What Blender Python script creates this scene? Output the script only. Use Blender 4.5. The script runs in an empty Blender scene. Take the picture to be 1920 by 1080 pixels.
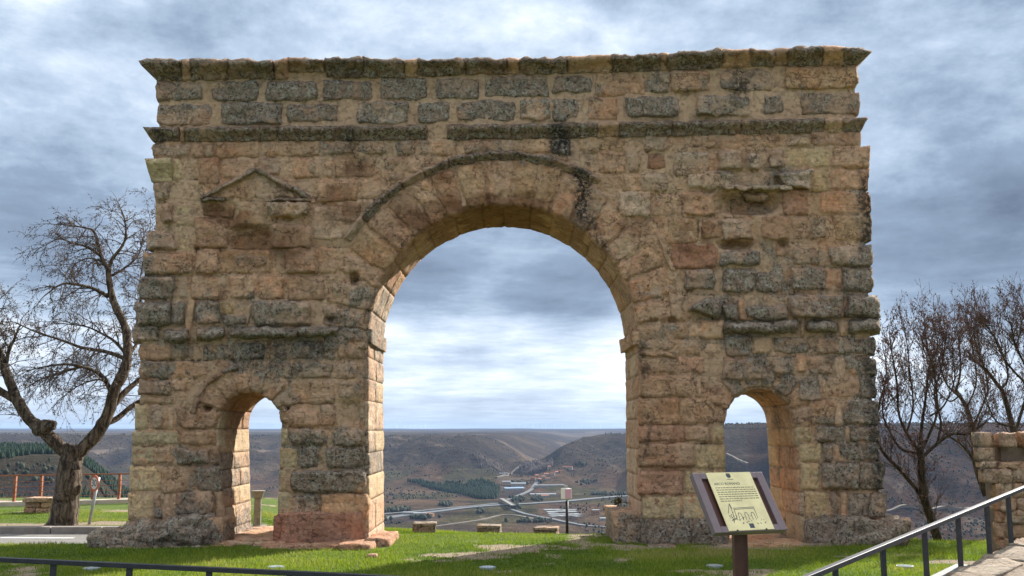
import bpy, math, random
import numpy as np
from mathutils import Vector, noise as MN
random.seed(7); np.random.seed(7)
S = bpy.context.scene
COL = S.collection
R = math.radians
# ------------------------------------------------------------------ camera, sky, sun, exposure
FPX, PITCH, CZ = 1810.0, R(8.3), 1.95
cam = bpy.data.objects.new('camera', bpy.data.cameras.new('camera')); COL.objects.link(cam)
cam.location = (0, 0, CZ); cam.rotation_euler = (R(90) + PITCH, 0, 0)
cam.data.sensor_width = 36; cam.data.lens = 36 * FPX / 1920
cam.data.clip_start = .1; cam.data.clip_end = 90000
S.camera = cam
S.view_settings.view_transform = 'Standard'; S.view_settings.look = 'None'
S.view_settings.gamma = 1; S.view_settings.use_curve_mapping = False
S.view_settings.exposure = 1.58
SUN_AZ, SUN_EL = R(40), R(31)
SKY_OFF, SKY_ROT = (1.9, 8.8, 6.1), 150.0
sv = Vector((math.sin(SUN_AZ) * math.cos(SUN_EL), math.cos(SUN_AZ) * math.cos(SUN_EL), math.sin(SUN_EL)))
sun = bpy.data.objects.new('sun', bpy.data.lights.new('sun', 'SUN')); COL.objects.link(sun)
sun.data.energy = 3.4; sun.data.angle = R(.6); sun.data.color = (1, .95, .87)
sun.rotation_euler = (-sv).to_track_quat('-Z', 'Y').to_euler(); sun.location = (0, 0, 60)


class NT:
    """tiny helper around a node tree"""
    def __init__(s, tree): s.t = tree; s.n = tree.nodes; s.l = tree.links
    def add(s, kind, **kw):
        n = s.n.new(kind)
        for k, v in kw.items():
            if k.startswith('i_'):
                key = k[2:]; key = int(key) if key.isdigit() else key
                s.put(n.inputs[key], v)
            else: setattr(n, k, v)
        return n
    def put(s, sock, v):
        if isinstance(v, bpy.types.NodeSocket): s.l.new(v, sock)
        else:
            if sock.type == 'RGBA' and len(v) == 3: v = (*v, 1)
            sock.default_value = v
    def math(s, op, a, b=0.0, c=0.0, clamp=False):
        n = s.add('ShaderNodeMath', operation=op, use_clamp=clamp)
        s.put(n.inputs[0], a); s.put(n.inputs[1], b); s.put(n.inputs[2], c); return n.outputs[0]
    def vmath(s, op, a, b=(0, 0, 0)):
        n = s.add('ShaderNodeVectorMath', operation=op); s.put(n.inputs[0], a)
        if op == 'SCALE': s.put(n.inputs['Scale'], b)
        else: s.put(n.inputs[1], b)
        return n.outputs[0]
    def noise(s, vec, scale, detail=4, rough=.55, dist=0.0, col=False):
        n = s.add('ShaderNodeTexNoise'); s.put(n.inputs['Vector'], vec)
        n.inputs['Scale'].default_value = scale; n.inputs['Detail'].default_value = detail
        n.inputs['Roughness'].default_value = rough; n.inputs['Distortion'].default_value = dist
        return n.outputs['Color' if col else 'Fac']
    def ramp(s, fac, stops, interp='LINEAR'):
        n = s.add('ShaderNodeValToRGB'); n.color_ramp.interpolation = interp
        el = n.color_ramp.elements
        while len(el) < len(stops): el.new(.5)
        for e, (p, c) in zip(el, stops):
            e.position = p; e.color = (*c, 1) if len(c) == 3 else c
        s.put(n.inputs[0], fac); return n.outputs[0]
    def map(s, v, a, b, c=0.0, d=1.0, smooth=True):
        n = s.add('ShaderNodeMapRange', interpolation_type='SMOOTHSTEP' if smooth else 'LINEAR')
        for i, x in enumerate((v, a, b, c, d)): s.put(n.inputs[i], x)
        return n.outputs[0]
    def mix(s, f, a, b, mode='MIX'):
        n = s.add('ShaderNodeMix', data_type='RGBA', blend_type=mode)
        s.put(n.inputs[0], f); s.put(n.inputs[6], a); s.put(n.inputs[7], b); return n.outputs[2]
    def sep(s, v):
        n = s.add('ShaderNodeSeparateXYZ'); s.put(n.inputs[0], v); return n.outputs
    def comb(s, x, y, z):
        n = s.add('ShaderNodeCombineXYZ')
        for i, v in enumerate((x, y, z)): s.put(n.inputs[i], v)
        return n.outputs[0]


world = bpy.data.worlds.new('World'); S.world = world; world.use_nodes = True
world.node_tree.nodes.clear()
w = NT(world.node_tree)
sky = w.add('ShaderNodeTexSky', sky_type='NISHITA', sun_disc=False)
sky.sun_elevation = SUN_EL; sky.sun_rotation = SUN_AZ; sky.altitude = 1200
tc = w.add('ShaderNodeTexCoord')
d = w.vmath('NORMALIZE', tc.outputs['Generated'])
_rt = w.add('ShaderNodeVectorRotate', rotation_type='Z_AXIS'); w.put(_rt.inputs['Vector'], d); _rt.inputs['Angle'].default_value = R(SKY_ROT)
d = _rt.outputs[0]
dx, dy, dz = w.sep(d)
zz = w.math('ADD', w.math('MAXIMUM', dz, 0.0), .06)
uv = w.comb(w.math('DIVIDE', dx, zz), w.math('DIVIDE', dy, zz), 0.0)
big = w.noise(w.vmath('ADD', w.vmath('MULTIPLY', d, (1, 1, 1.5)), SKY_OFF), 3.1, 6, .55, .25)
med0 = w.noise(w.vmath('ADD', uv, (11.3, 4.2, 2)), .8, 12, .60, .15)
med1 = w.noise(w.vmath('ADD', w.vmath('MULTIPLY', d, (1, 1, 1.7)), (4.1, 2.2, 7)), 6.5, 14, .66, .15)
hi = w.map(dz, .10, .26)
med = w.math('ADD', w.math('MULTIPLY', med1, hi), w.math('MULTIPLY', med0, w.math('SUBTRACT', 1.0, hi)))
fine = w.noise(w.vmath('ADD', uv, (1.3, 8.2, 5)), 2.2, 12, .66, .1)
dens = w.math('ADD', w.math('MULTIPLY', big, .95), w.math('ADD', w.math('MULTIPLY', med, .55), w.math('MULTIPLY', fine, .33)))
# thick cloud is slate, thin cloud is white, rare gaps show blue sky
up = w.map(dz, .28, .85, 0.0, .34)  # cloud made thinner and whiter overhead, out of view, to brighten the facade
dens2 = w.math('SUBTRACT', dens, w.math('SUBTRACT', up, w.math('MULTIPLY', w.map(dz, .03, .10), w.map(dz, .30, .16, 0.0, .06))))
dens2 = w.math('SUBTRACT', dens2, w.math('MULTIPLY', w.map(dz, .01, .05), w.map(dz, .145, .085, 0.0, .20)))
CL = 5.4; RS = .07
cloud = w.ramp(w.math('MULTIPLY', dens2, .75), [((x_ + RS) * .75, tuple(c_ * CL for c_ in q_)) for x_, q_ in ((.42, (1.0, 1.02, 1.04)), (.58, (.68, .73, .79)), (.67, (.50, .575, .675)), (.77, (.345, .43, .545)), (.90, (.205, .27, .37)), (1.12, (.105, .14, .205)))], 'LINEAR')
n = cloud.node
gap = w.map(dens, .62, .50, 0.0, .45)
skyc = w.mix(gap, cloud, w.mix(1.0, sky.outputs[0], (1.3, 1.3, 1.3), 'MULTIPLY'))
# pale thin cloud towards the horizon
hz = w.map(dz, .0, .13, .35, .0)
skyc = w.mix(hz, skyc, (.70 * CL, .77 * CL, .85 * CL))
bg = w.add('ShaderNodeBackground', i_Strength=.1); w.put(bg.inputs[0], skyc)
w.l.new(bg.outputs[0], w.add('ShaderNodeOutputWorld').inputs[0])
S.cycles.use_denoising = True
S.cycles.max_bounces = 6; S.cycles.diffuse_bounces = 3; S.cycles.volume_bounces = 0

# ------------------------------------------------------------------ helpers
cP, sP = math.cos(PITCH), math.sin(PITCH)
def P(px, py, Y):
    """the point at depth Y that was measured at photograph position px,py"""
    u = (px - 960) / FPX; v = (540 - py) / FPX
    y = cP - v * sP; z = sP + v * cP
    return (Y * u / y, Y, CZ + Y * z / y)
def toz(py):
    v = (540 - py) / FPX
    return (sP + v * cP) / (cP - v * sP)

def link(name, data, parent=None, label=None, cat=None, group=None, kind=None, loc=None):
    o = bpy.data.objects.new(name, data); COL.objects.link(o)
    if parent is not None: o.parent = parent
    if loc is not None: o.location = loc
    if label: o['label'] = label
    if cat: o['category'] = cat
    if group: o['group'] = group
    if kind: o['kind'] = kind
    return o
def thing(name, label, cat, loc=(0, 0, 0), group=None):
    return link(name, None, None, label, cat, group, None, loc)
def mesh(name, verts, faces, mat=None, smooth=True):
    me = bpy.data.meshes.new(name)
    if isinstance(verts, np.ndarray): verts = verts.tolist()
    me.from_pydata(verts, [], faces)
    if smooth: me.polygons.foreach_set('use_smooth', [True] * len(me.polygons))
    if mat: me.materials.append(mat)
    me.update(); return me
class MB:
    """collects simple shapes for one mesh"""
    def __init__(s): s.v = []; s.f = []
    def quad(s, a, b, c, d):
        k = len(s.v); s.v += [a, b, c, d]; s.f.append((k, k + 1, k + 2, k + 3))
    def box(s, lo, hi, rz=0.0, c=None):
        k = len(s.v)
        pts = [(x, y, z) for z in (lo[2], hi[2]) for x, y in ((lo[0], lo[1]), (hi[0], lo[1]), (hi[0], hi[1]), (lo[0], hi[1]))]
        if rz:
            cx, cy = c or ((lo[0] + hi[0]) / 2, (lo[1] + hi[1]) / 2); ca, sa = math.cos(rz), math.sin(rz)
            pts = [(cx + (x - cx) * ca - (y - cy) * sa, cy + (x - cx) * sa + (y - cy) * ca, z) for x, y, z in pts]
        s.v += pts
        s.f += [tuple(k + i for i in q) for q in ((3, 2, 1, 0), (4, 5, 6, 7), (0, 1, 5, 4), (1, 2, 6, 5), (2, 3, 7, 6), (3, 0, 4, 7))]
    def bar(s, a, b, w, h=None, up=(0, 0, 1)):
        """rectangular bar from a to b"""
        a, b = Vector(a), Vector(b); t = (b - a).normalized(); h = h or w
        upv = Vector(up)
        if abs(t.dot(upv)) > .98: upv = Vector((0, 1, 0))
        sd = t.cross(upv).normalized(); u2 = sd.cross(t).normalized()
        k = len(s.v)
        for p in (a, b):
            for i, j in ((-1, -1), (1, -1), (1, 1), (-1, 1)): s.v.append(tuple(p + sd * (i * w / 2) + u2 * (j * h / 2)))
        s.f += [tuple(k + i for i in q) for q in ((0, 1, 2, 3), (7, 6, 5, 4), (0, 4, 5, 1), (1, 5, 6, 2), (2, 6, 7, 3), (3, 7, 4, 0))]
    def tube(s, pts, rad, n=6, cap=True):
        """pts list of vectors, rad list"""
        k0 = len(s.v); pts = [Vector(p) for p in pts]; m = len(pts)
        prev = None
        for i, p in enumerate(pts):
            t = (pts[min(i + 1, m - 1)] - pts[max(i - 1, 0)])
            t = t.normalized() if t.length > 1e-9 else Vector((0, 0, 1))
            if prev is None:
                ref = Vector((0, 1, 0)) if abs(t.y) < .9 else Vector((1, 0, 0))
                sd = t.cross(ref).normalized()
            else: sd = (prev - t * prev.dot(t)).normalized()
            prev = sd; u2 = t.cross(sd)
            for j in range(n):
                an = 2 * math.pi * j / n
                s.v.append(tuple(p + (sd * math.cos(an) + u2 * math.sin(an)) * rad[i]))
        for i in range(m - 1):
            for j in range(n):
                a = k0 + i * n + j; b = k0 + i * n + (j + 1) % n
                s.f.append((a, b, b + n, a + n))
        if cap:
            s.f.append(tuple(k0 + j for j in reversed(range(n)))); s.f.append(tuple(k0 + (m - 1) * n + j for j in range(n)))
    def build(s, name, mat, parent=None, smooth=False, **kw):
        return link(name, mesh(name, s.v, s.f, mat, smooth), parent, **kw)

def bevel(o, wd=.01, seg=2):
    m = o.modifiers.new('bevel', 'BEVEL'); m.width = wd; m.segments = seg; m.limit_method = 'ANGLE'
    return o
# vectorised value noise for terrain
_T = np.random.RandomState(3).rand(256, 256)
def vn(x, y):
    xi = np.floor(x).astype(int); yi = np.floor(y).astype(int); fx = x - xi; fy = y - yi
    fx = fx * fx * fx * (fx * (fx * 6 - 15) + 10); fy = fy * fy * fy * (fy * (fy * 6 - 15) + 10)
    g = lambda i, j: _T[i & 255, j & 255]
    return (g(xi, yi) * (1 - fx) + g(xi + 1, yi) * fx) * (1 - fy) + (g(xi, yi + 1) * (1 - fx) + g(xi + 1, yi + 1) * fx) * fy
def fbm(x, y, o=5, r=.5):
    t = 0; a = 1; n_ = 0
    for i in range(o):
        t = t + a * vn(x * 2 ** i + 17.3 * i, y * 2 ** i + 5.7 * i); n_ += a; a *= r
    return t / n_
def sst(x, a, b):
    t = np.clip((x - a) / (b - a), 0, 1); return t * t * (3 - 2 * t)

# ------------------------------------------------------------------ materials
def newmat(name):
    m = bpy.data.materials.new(name); m.use_nodes = True; m.node_tree.nodes.clear()
    t = NT(m.node_tree); out = t.add('ShaderNodeOutputMaterial'); b = t.add('ShaderNodeBsdfPrincipled')
    t.l.new(b.outputs[0], out.inputs[0]); b.inputs['Specular IOR Level'].default_value = .25
    return m, t, b
def flat(name, col, rough=.7, metal=0.0, var=.15, scale=8.0, bump=0.0):
    m, t, b = newmat(name)
    g = t.add('ShaderNodeNewGeometry').outputs['Position']
    nz = t.noise(g, scale, 5, .6)
    c = t.mix(1.0, col, t.ramp(nz, [(.3, (1 - var,) * 3), (.7, (1 + var,) * 3)]), 'MULTIPLY')
    t.put(b.inputs['Base Color'], c); b.inputs['Roughness'].default_value = rough; b.inputs['Metallic'].default_value = metal
    if bump:
        bp = t.add('ShaderNodeBump', i_Strength=.6, i_Distance=bump); t.put(bp.inputs['Height'], t.noise(g, scale * 6, 6, .65))
        t.l.new(bp.outputs[0], b.inputs['Normal'])
    return m
def streaks(t, pos):
    """dark water-stain streaks that run down the facade (mask 0..1)"""
    x, y, z = t.sep(pos); wob = t.math('MULTIPLY', t.math('SUBTRACT', t.noise(pos, 2.3, 4), .5), .45)
    xx = t.math('ADD', x, wob); tot = None
    for (px0, py0, px1, py1, wd, am) in STREAKS:
        a = P(px0, py0, 17); b = P(px1, py1, 17)
        k = (b[0] - a[0]) / (b[2] - a[2])
        xc = t.math('ADD', t.math('MULTIPLY', t.math('SUBTRACT', z, a[2]), k), a[0])
        dd = t.math('ABSOLUTE', t.math('SUBTRACT', xx, xc))
        m1 = t.map(dd, wd * .009, wd * .002, 0.0, am)
        m1 = t.math('MULTIPLY', m1, t.map(z, b[2] - .15, b[2] + .25)); m1 = t.math('MULTIPLY', m1, t.map(z, a[2] + .2, a[2] - .05))
        tot = m1 if tot is None else t.math('MAXIMUM', tot, m1)
    sp = t.map(t.noise(pos, 16, 6, .7), .36, .56)
    front = t.map(y, 17.25, 17.05)
    return t.math('MULTIPLY', t.math('MULTIPLY', tot, sp), front)
STREAKS = [(1047, 240, 1052, 300, 34, .95), (1088, 325, 1098, 430, 22, .95), (1098, 400, 1140, 480, 18, .8), (300, 240, 300, 292, 20, .7),
           (650, 258, 655, 292, 26, .7), (1380, 130, 1385, 190, 30, .8), (1625, 330, 1630, 470, 26, .9), (1640, 640, 1652, 930, 34, .75),
           (1160, 880, 1160, 960, 20, .5), (1207, 640, 1210, 720, 14, .7), (1215, 800, 1206, 860, 10, .6), (700, 560, 690, 700, 18, .5), (500, 640, 500, 690, 60, .6), (590, 640, 590, 680, 50, .6)]

LICH = [(950, 195, 720, 62, .20), (950, 278, 720, 26, .12), (295, 560, 60, 150, .26), (470, 630, 260, 85, .24), (590, 865, 130, 75, .26), (355, 905, 70, 80, .26), (1638, 640, 36, 360, .34), (1470, 590, 210, 150, .26), (1590, 850, 90, 150, .22),
        (1290, 640, 90, 40, .10), (460, 480, 60, 18, .12), (1430, 330, 110, 26, .12), (1000, 320, 110, 24, .05), (290, 1000, 130, 44, .5), (1600, 1000, 110, 40, .42), (1270, 1000, 90, 30, .34), (1172, 1000, 40, 40, .2), (700, 620, 40, 120, .14), (1400, 700, 60, 40, .2)]
CLEAN = [(470, 430, 190, 110, .22), (900, 420, 300, 110, .22), (1250, 420, 130, 90, .12), (1260, 800, 90, 130, .16), (430, 770, 110, 60, .12), (290, 880, 60, 90, .25), (330, 370, 40, 60, .3)]
def place_mask(t, pos, spots, wob=.5):
    x, y, z = t.sep(t.vmath('ADD', pos, t.vmath('SCALE', t.vmath('SUBTRACT', t.noise(pos, 1.5, 6, .66, 0, True), (.5, .5, .5)), wob * 2)))
    tot = None
    for (cx, cy, rx, ry, am) in spots:
        c_ = P(cx, cy, 17); ex = t.math('DIVIDE', t.math('SUBTRACT', x, c_[0]), rx * .0094); ez = t.math('DIVIDE', t.math('SUBTRACT', z, c_[2]), ry * .0094)
        k_ = t.map(t.math('ADD', t.math('MULTIPLY', ex, ex), t.math('MULTIPLY', ez, ez)), 1.5, .4, 0.0, am)
        tot = k_ if tot is None else t.math('MAXIMUM', tot, k_)
    return tot
def stone_mat(name, crust=0.0, obj=True, core=False, base=(.4, .27, .17), fineb=1.0, lich=None):
    """weathered sandstone: the object's own colour, lichen by the object's alpha"""
    m, t, b = newmat(name)
    pos = t.add('ShaderNodeNewGeometry').outputs['Position']
    oi = t.add('ShaderNodeObjectInfo')
    pos2 = t.vmath('ADD', pos, t.vmath('SCALE', t.comb(oi.outputs['Random'], oi.outputs['Random'], oi.outputs['Random']), 3.0)) if obj else pos
    col = oi.outputs['Color'] if obj else t.comb(*base)
    if not obj:
        rgb = t.add('ShaderNodeRGB'); rgb.outputs[0].default_value = (*base, 1); col = rgb.outputs[0]
    al = oi.outputs['Alpha'] if obj else (lich if lich is not None else .2)
    # broad tone patches shared with the neighbours, pink / ochre drift, strata
    n1 = t.noise(pos2, 1.7, 6, .62, .4); n2 = t.noise(pos, 4.2, 8, .70, .6); n0 = t.noise(pos, .8, 5, .62, .5); n4 = t.noise(pos, 12, 7, .72, .4)
    drift = t.ramp(n0, [(.33, (.45, .25, .15)), (.44, (.66, .42, .26)), (.50, (.74, .53, .36)), (.57, (.65, .385, .235)), (.68, (.76, .55, .38))])
    cln = t.map(al, .0, .08, .25, 1.0) if obj else 1.0     # smooth repair stone and mortar stay clean
    col = t.mix(t.math('MULTIPLY', cln, .46), col, drift)
    strat = t.noise(t.vmath('MULTIPLY', pos2, (1.5, 1.5, 16)), 1.4, 5, .6, .5)
    col = t.mix(t.map(n1, .45, .7, 0.0, .5), col, t.mix(1.0, col, (1.1, .80, .64), 'MULTIPLY'))
    col = t.mix(t.map(n2, .53, .61, 0.0, .7), col, t.mix(1.0, col, (1.32, 1.30, 1.26), 'MULTIPLY'))
    col = t.mix(t.math('MULTIPLY', cln, t.map(n2, .44, .34, 0.0, .66)), col, t.mix(1.0, col, (.56, .48, .43), 'MULTIPLY'))
    col = t.mix(t.math('MULTIPLY', cln, t.map(n4, .43, .30, 0.0, .5)), col, t.mix(1.0, col, (.55, .46, .40), 'MULTIPLY'))
    col = t.mix(t.map(n4, .56, .70, 0.0, .45), col, t.mix(1.0, col, (1.35, 1.33, 1.3), 'MULTIPLY'))
    col = t.mix(t.map(strat, .5, .34, 0.0, .4), col, t.mix(1.0, col, (.66, .58, .54), 'MULTIPLY'))
    pit = t.noise(pos, 15, 9, .78, .4); chip = t.noise(pos2, 10, 9, .76, .7)
    col = t.mix(t.math('MULTIPLY', cln, t.map(pit, .41, .365, 0.0, .62)), col, t.mix(1.0, col, (.34, .28, .25), 'MULTIPLY'))
    col = t.mix(t.map(chip, .575, .61, 0.0, .55), col, t.mix(1.0, col, (1.42, 1.42, 1.42), 'MULTIPLY'))
    vo = t.add('ShaderNodeTexVoronoi', feature='DISTANCE_TO_EDGE'); vo.inputs['Scale'].default_value = 2.1
    t.put(vo.inputs['Vector'], t.vmath('ADD', t.vmath('MULTIPLY', pos2, (1, 1, 1.5)), t.vmath('SCALE', t.noise(pos, 3.2, 7, .7, 0, True), .9)))
    crack = t.math('MULTIPLY', t.map(vo.outputs['Distance'], .022, .006), t.map(t.noise(pos, 2.2, 4), .46, .56))
    col = t.mix(t.math('MULTIPLY', t.math('MULTIPLY', crack, .8), cln), col, (.07, .045, .03))
    # lichen: soft dark film, black specks, pale crusts
    big_ = t.noise(pos, 1.5, 9, .68, .5)
    where = t.math('SUBTRACT', place_mask(t, pos, LICH), place_mask(t, pos, CLEAN)) if not crust else 0.0
    thr = t.math('SUBTRACT', t.math('SUBTRACT', .72, t.math('MULTIPLY', al, .26 if not crust else .40)), t.math('MULTIPLY', where, .85))
    lm = t.math('MULTIPLY', t.map(t.math('SUBTRACT', big_, thr), -.07, .09), t.math('MULTIPLY', cln, t.math('MINIMUM', cln, 1.0)))
    sp = t.noise(pos, 24, 8, .74, .3); sp2 = t.noise(pos2, 7.5, 8, .74, .5); sp3 = t.noise(pos, 13, 6, .72, .4)
    film = t.ramp(sp3, [(.34, (.105, .085, .068)), (.46, (.24, .192, .15)), (.58, (.40, .33, .26))])
    if crust: film = t.ramp(sp3, [(.34, (.046, .031, .022)), (.46, (.19, .128, .086)), (.58, (.40, .295, .21))])
    col = t.mix(t.math('MULTIPLY', lm, t.map(sp2, .30, .52, .35, .85)), col, film)
    pm = t.math('MULTIPLY', t.map(sp2, .505, .57), t.map(sp, .44, .53, .15, 1.0))
    col = t.mix(t.math('MULTIPLY', t.math('MULTIPLY', lm, pm), .78), col, t.ramp(sp, [(.4, (.32, .28, .22)), (.6, (.62, .56, .46))]))
    bm = t.math('MULTIPLY', t.map(sp, .46, .40), t.map(lm, 0.0, 1.0, .22, .9))
    col = t.mix(bm, col, (.028, .027, .024))
    col = t.mix(t.math('MULTIPLY', t.math('MULTIPLY', lm, t.map(t.noise(pos2, 5.2, 5, .7), .66, .72)), .6), col, (.30, .21, .06))
    # iron-brown and sooty patches that have their own places on the facade
    px_, py_, pz_ = t.sep(t.vmath('ADD', pos, t.vmath('SCALE', t.vmath('SUBTRACT', t.noise(pos, 2.6, 5, .65, 0, True), (.5, .5, .5)), .55)))
    for (cx, cy, rx, ry, am) in BROWN:
        c_ = P(cx, cy, 17); ex = t.math('DIVIDE', t.math('SUBTRACT', px_, c_[0]), rx * .0094); ez = t.math('DIVIDE', t.math('SUBTRACT', pz_, c_[2]), ry * .0094)
        mk_ = t.map(t.math('ADD', t.math('MULTIPLY', ex, ex), t.math('MULTIPLY', ez, ez)), 1.3, .25, 0.0, am)
        col = t.mix(mk_, col, t.mix(1.0, col, (.42, .33, .26), 'MULTIPLY'))
    st = streaks(t, pos)
    col = t.mix(st, col, (.03, .03, .03))
    t.put(b.inputs['Base Color'], col); b.inputs['Roughness'].default_value = .95
    h = t.math('ADD', t.math('MULTIPLY', t.noise(pos, 9, 10, .76, .6), 1.25), t.math('MULTIPLY', sp, t.math('MULTIPLY', al, .45)))
    h = t.math('ADD', t.math('ADD', h, t.math('MULTIPLY', strat, .3)), t.math('SUBTRACT', t.math('MULTIPLY', t.map(pit, .36, .46), .35), t.math('MULTIPLY', crack, .5)))
    bp = t.add('ShaderNodeBump', i_Strength=.9 * fineb, i_Distance=.085); t.put(bp.inputs['Height'], h)
    t.l.new(bp.outputs[0], b.inputs['Normal'])
    return m
BROWN = [(420, 405, 62, 26, .8), (478, 448, 50, 24, .5), (545, 460, 44, 44, .55), (640, 385, 52, 40, .55), (930, 385, 150, 22, .8), (800, 412, 60, 22, .6), (1080, 420, 50, 22, .5), (1400, 385, 64, 22, .5), (1300, 450, 46, 40, .5), (1390, 459, 44, 12, .7),
         (1190, 425, 34, 24, .5), (672, 316, 30, 22, .6), (430, 775, 30, 60, .4), (500, 480, 90, 34, .35), (1225, 300, 30, 22, .5)]
def mortar_mat():
    m = stone_mat('mortar_and_eroded_stone', obj=False, base=(.64, .40, .245), lich=.20); t = NT(m.node_tree)
    b = [q for q in t.n if q.type == 'BSDF_PRINCIPLED'][0]; old = b.inputs['Base Color'].links[0].from_socket
    pos = t.add('ShaderNodeNewGeometry').outputs['Position']; z = t.sep(pos)[2]
    n1 = t.noise(pos, .9, 5, .6, .4); n2 = t.noise(pos, 4.5, 7, .64, .7)
    mc = t.ramp(n1, [(.3, (.62, .385, .225)), (.5, (.74, .50, .32)), (.7, (.69, .44, .29))])
    mc = t.mix(t.map(n2, .5, .7, 0.0, .45), mc, (.78, .57, .375)); mc = t.mix(t.map(n2, .44, .30, 0.0, .55), mc, (.30, .19, .115))
    mc = t.mix(streaks(t, pos), mc, (.03, .03, .03))
    zone = t.map(z, P(950, 262, 17)[2], P(950, 244, 17)[2])
    patch = t.map(t.noise(pos, 1.25, 6, .6, .5), .50, .58)
    fin = t.mix(t.math('MULTIPLY', t.math('MAXIMUM', zone, patch), .88), old, mc)
    jt = t.add('ShaderNodeAttribute', attribute_name='joint').outputs['Fac']
    fin = t.mix(t.map(t.math('MULTIPLY', jt, t.map(t.noise(pos, 14, 5, .7), .35, .6, .3, 1.0)), .25, .9, 0.0, .85), fin, (.085, .055, .036))
    t.put(b.inputs['Base Color'], fin)
    return m
M_STONE = stone_mat('weathered_sandstone')
M_CRUST = stone_mat('lichen_crusted_moulding', crust=1)
M_MORT = mortar_mat()
TONE = {  # colour, lichen, default proud cm, roughness, edge radius px
    'g': ((.53, .37, .265), .62, 3.4, 1.15, 5), 'd': ((.45, .315, .225), .82, 3.2, 1.15, 5), 't': ((.65, .405, .245), .30, 2.6, .9, 4),
    'p': ((.66, .388, .238), .24, 2.4, .9, 4), 'r': ((.59, .30, .19), .18, 2.6, .85, 4), 'R': ((.46, .19, .13), .16, 3, .9, 5), 'y': ((.70, .52, .30), .0, 1.5, .18, 2.0),
    'o': ((.62, .365, .19), .18, 2.1, .9, 4), 'w': ((.70, .52, .37), .40, 4.6, 1.35, 7), 'b': ((.48, .27, .16), .22, 1.7, 1.0, 5), 'k': ((.37, .26, .175), .84, 20, 1.2, 7),
    'm': ((.74, .50, .33), .0, 2.0, .3, 9)}

# ------------------------------------------------------------------ the arch
D, TH = 17.0, 2.0
arch = thing('stone_arch', 'weathered Roman triumphal arch with one large and two small openings on the lawn', 'arch', (0, D, 0))
RECESS = [  # cx, cy, half w, half h, depth m, softness
    (470, 446, 44, 24, .18, .3), (462, 492, 50, 22, .03, .5), (665, 524, 9, 14, .22, .5), (388, 767, 9, 5, .25, .4), (533, 767, 9, 5, .25, .4),
    (620, 600, 11, 8, .14, .6), (1404, 382, 62, 20, .16, .3), (1380, 459, 34, 9, .17, .4), (1468, 458, 10, 9, .14, .5),
    (1225, 600, 9, 4, .14, .5), (1260, 600, 9, 5, .14, .5), (1245, 563, 5, 3, .12, .5), (658, 775, 23, 26, .08, .3), (672, 314, 26, 19, .05, .4), (1230, 302, 18, 16, .04, .4),
    (415, 400, 36, 24, .08, .5), (538, 410, 10, 6, .08, .6), (368, 468, 5, 8, .10, .6), (960, 372, 90, 16, .05, .9), (1452, 480, 6, 26, .03, .5), (436, 676, 4, 2, .1, .4)]
def recess(px, py):
    r = 0.0
    for cx, cy, hw, hh, dp, so in RECESS:
        q = max(abs(px - cx) / hw, abs(py - cy) / hh) * .5 + .5 * math.hypot((px - cx) / hw, (py - cy) / hh)
        if q < 1.15: 
            s_ = min(1, max(0, (1.15 - q) / (so + .15))); r = max(r, dp * s_ * s_ * (3 - 2 * s_))
    return r
def N3(x, y, z): return MN.noise(Vector((x, y, z)))
def F3(x, y, z, o=4): return MN.fractal(Vector((x, y, z)), .9, 2.1, o)

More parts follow.
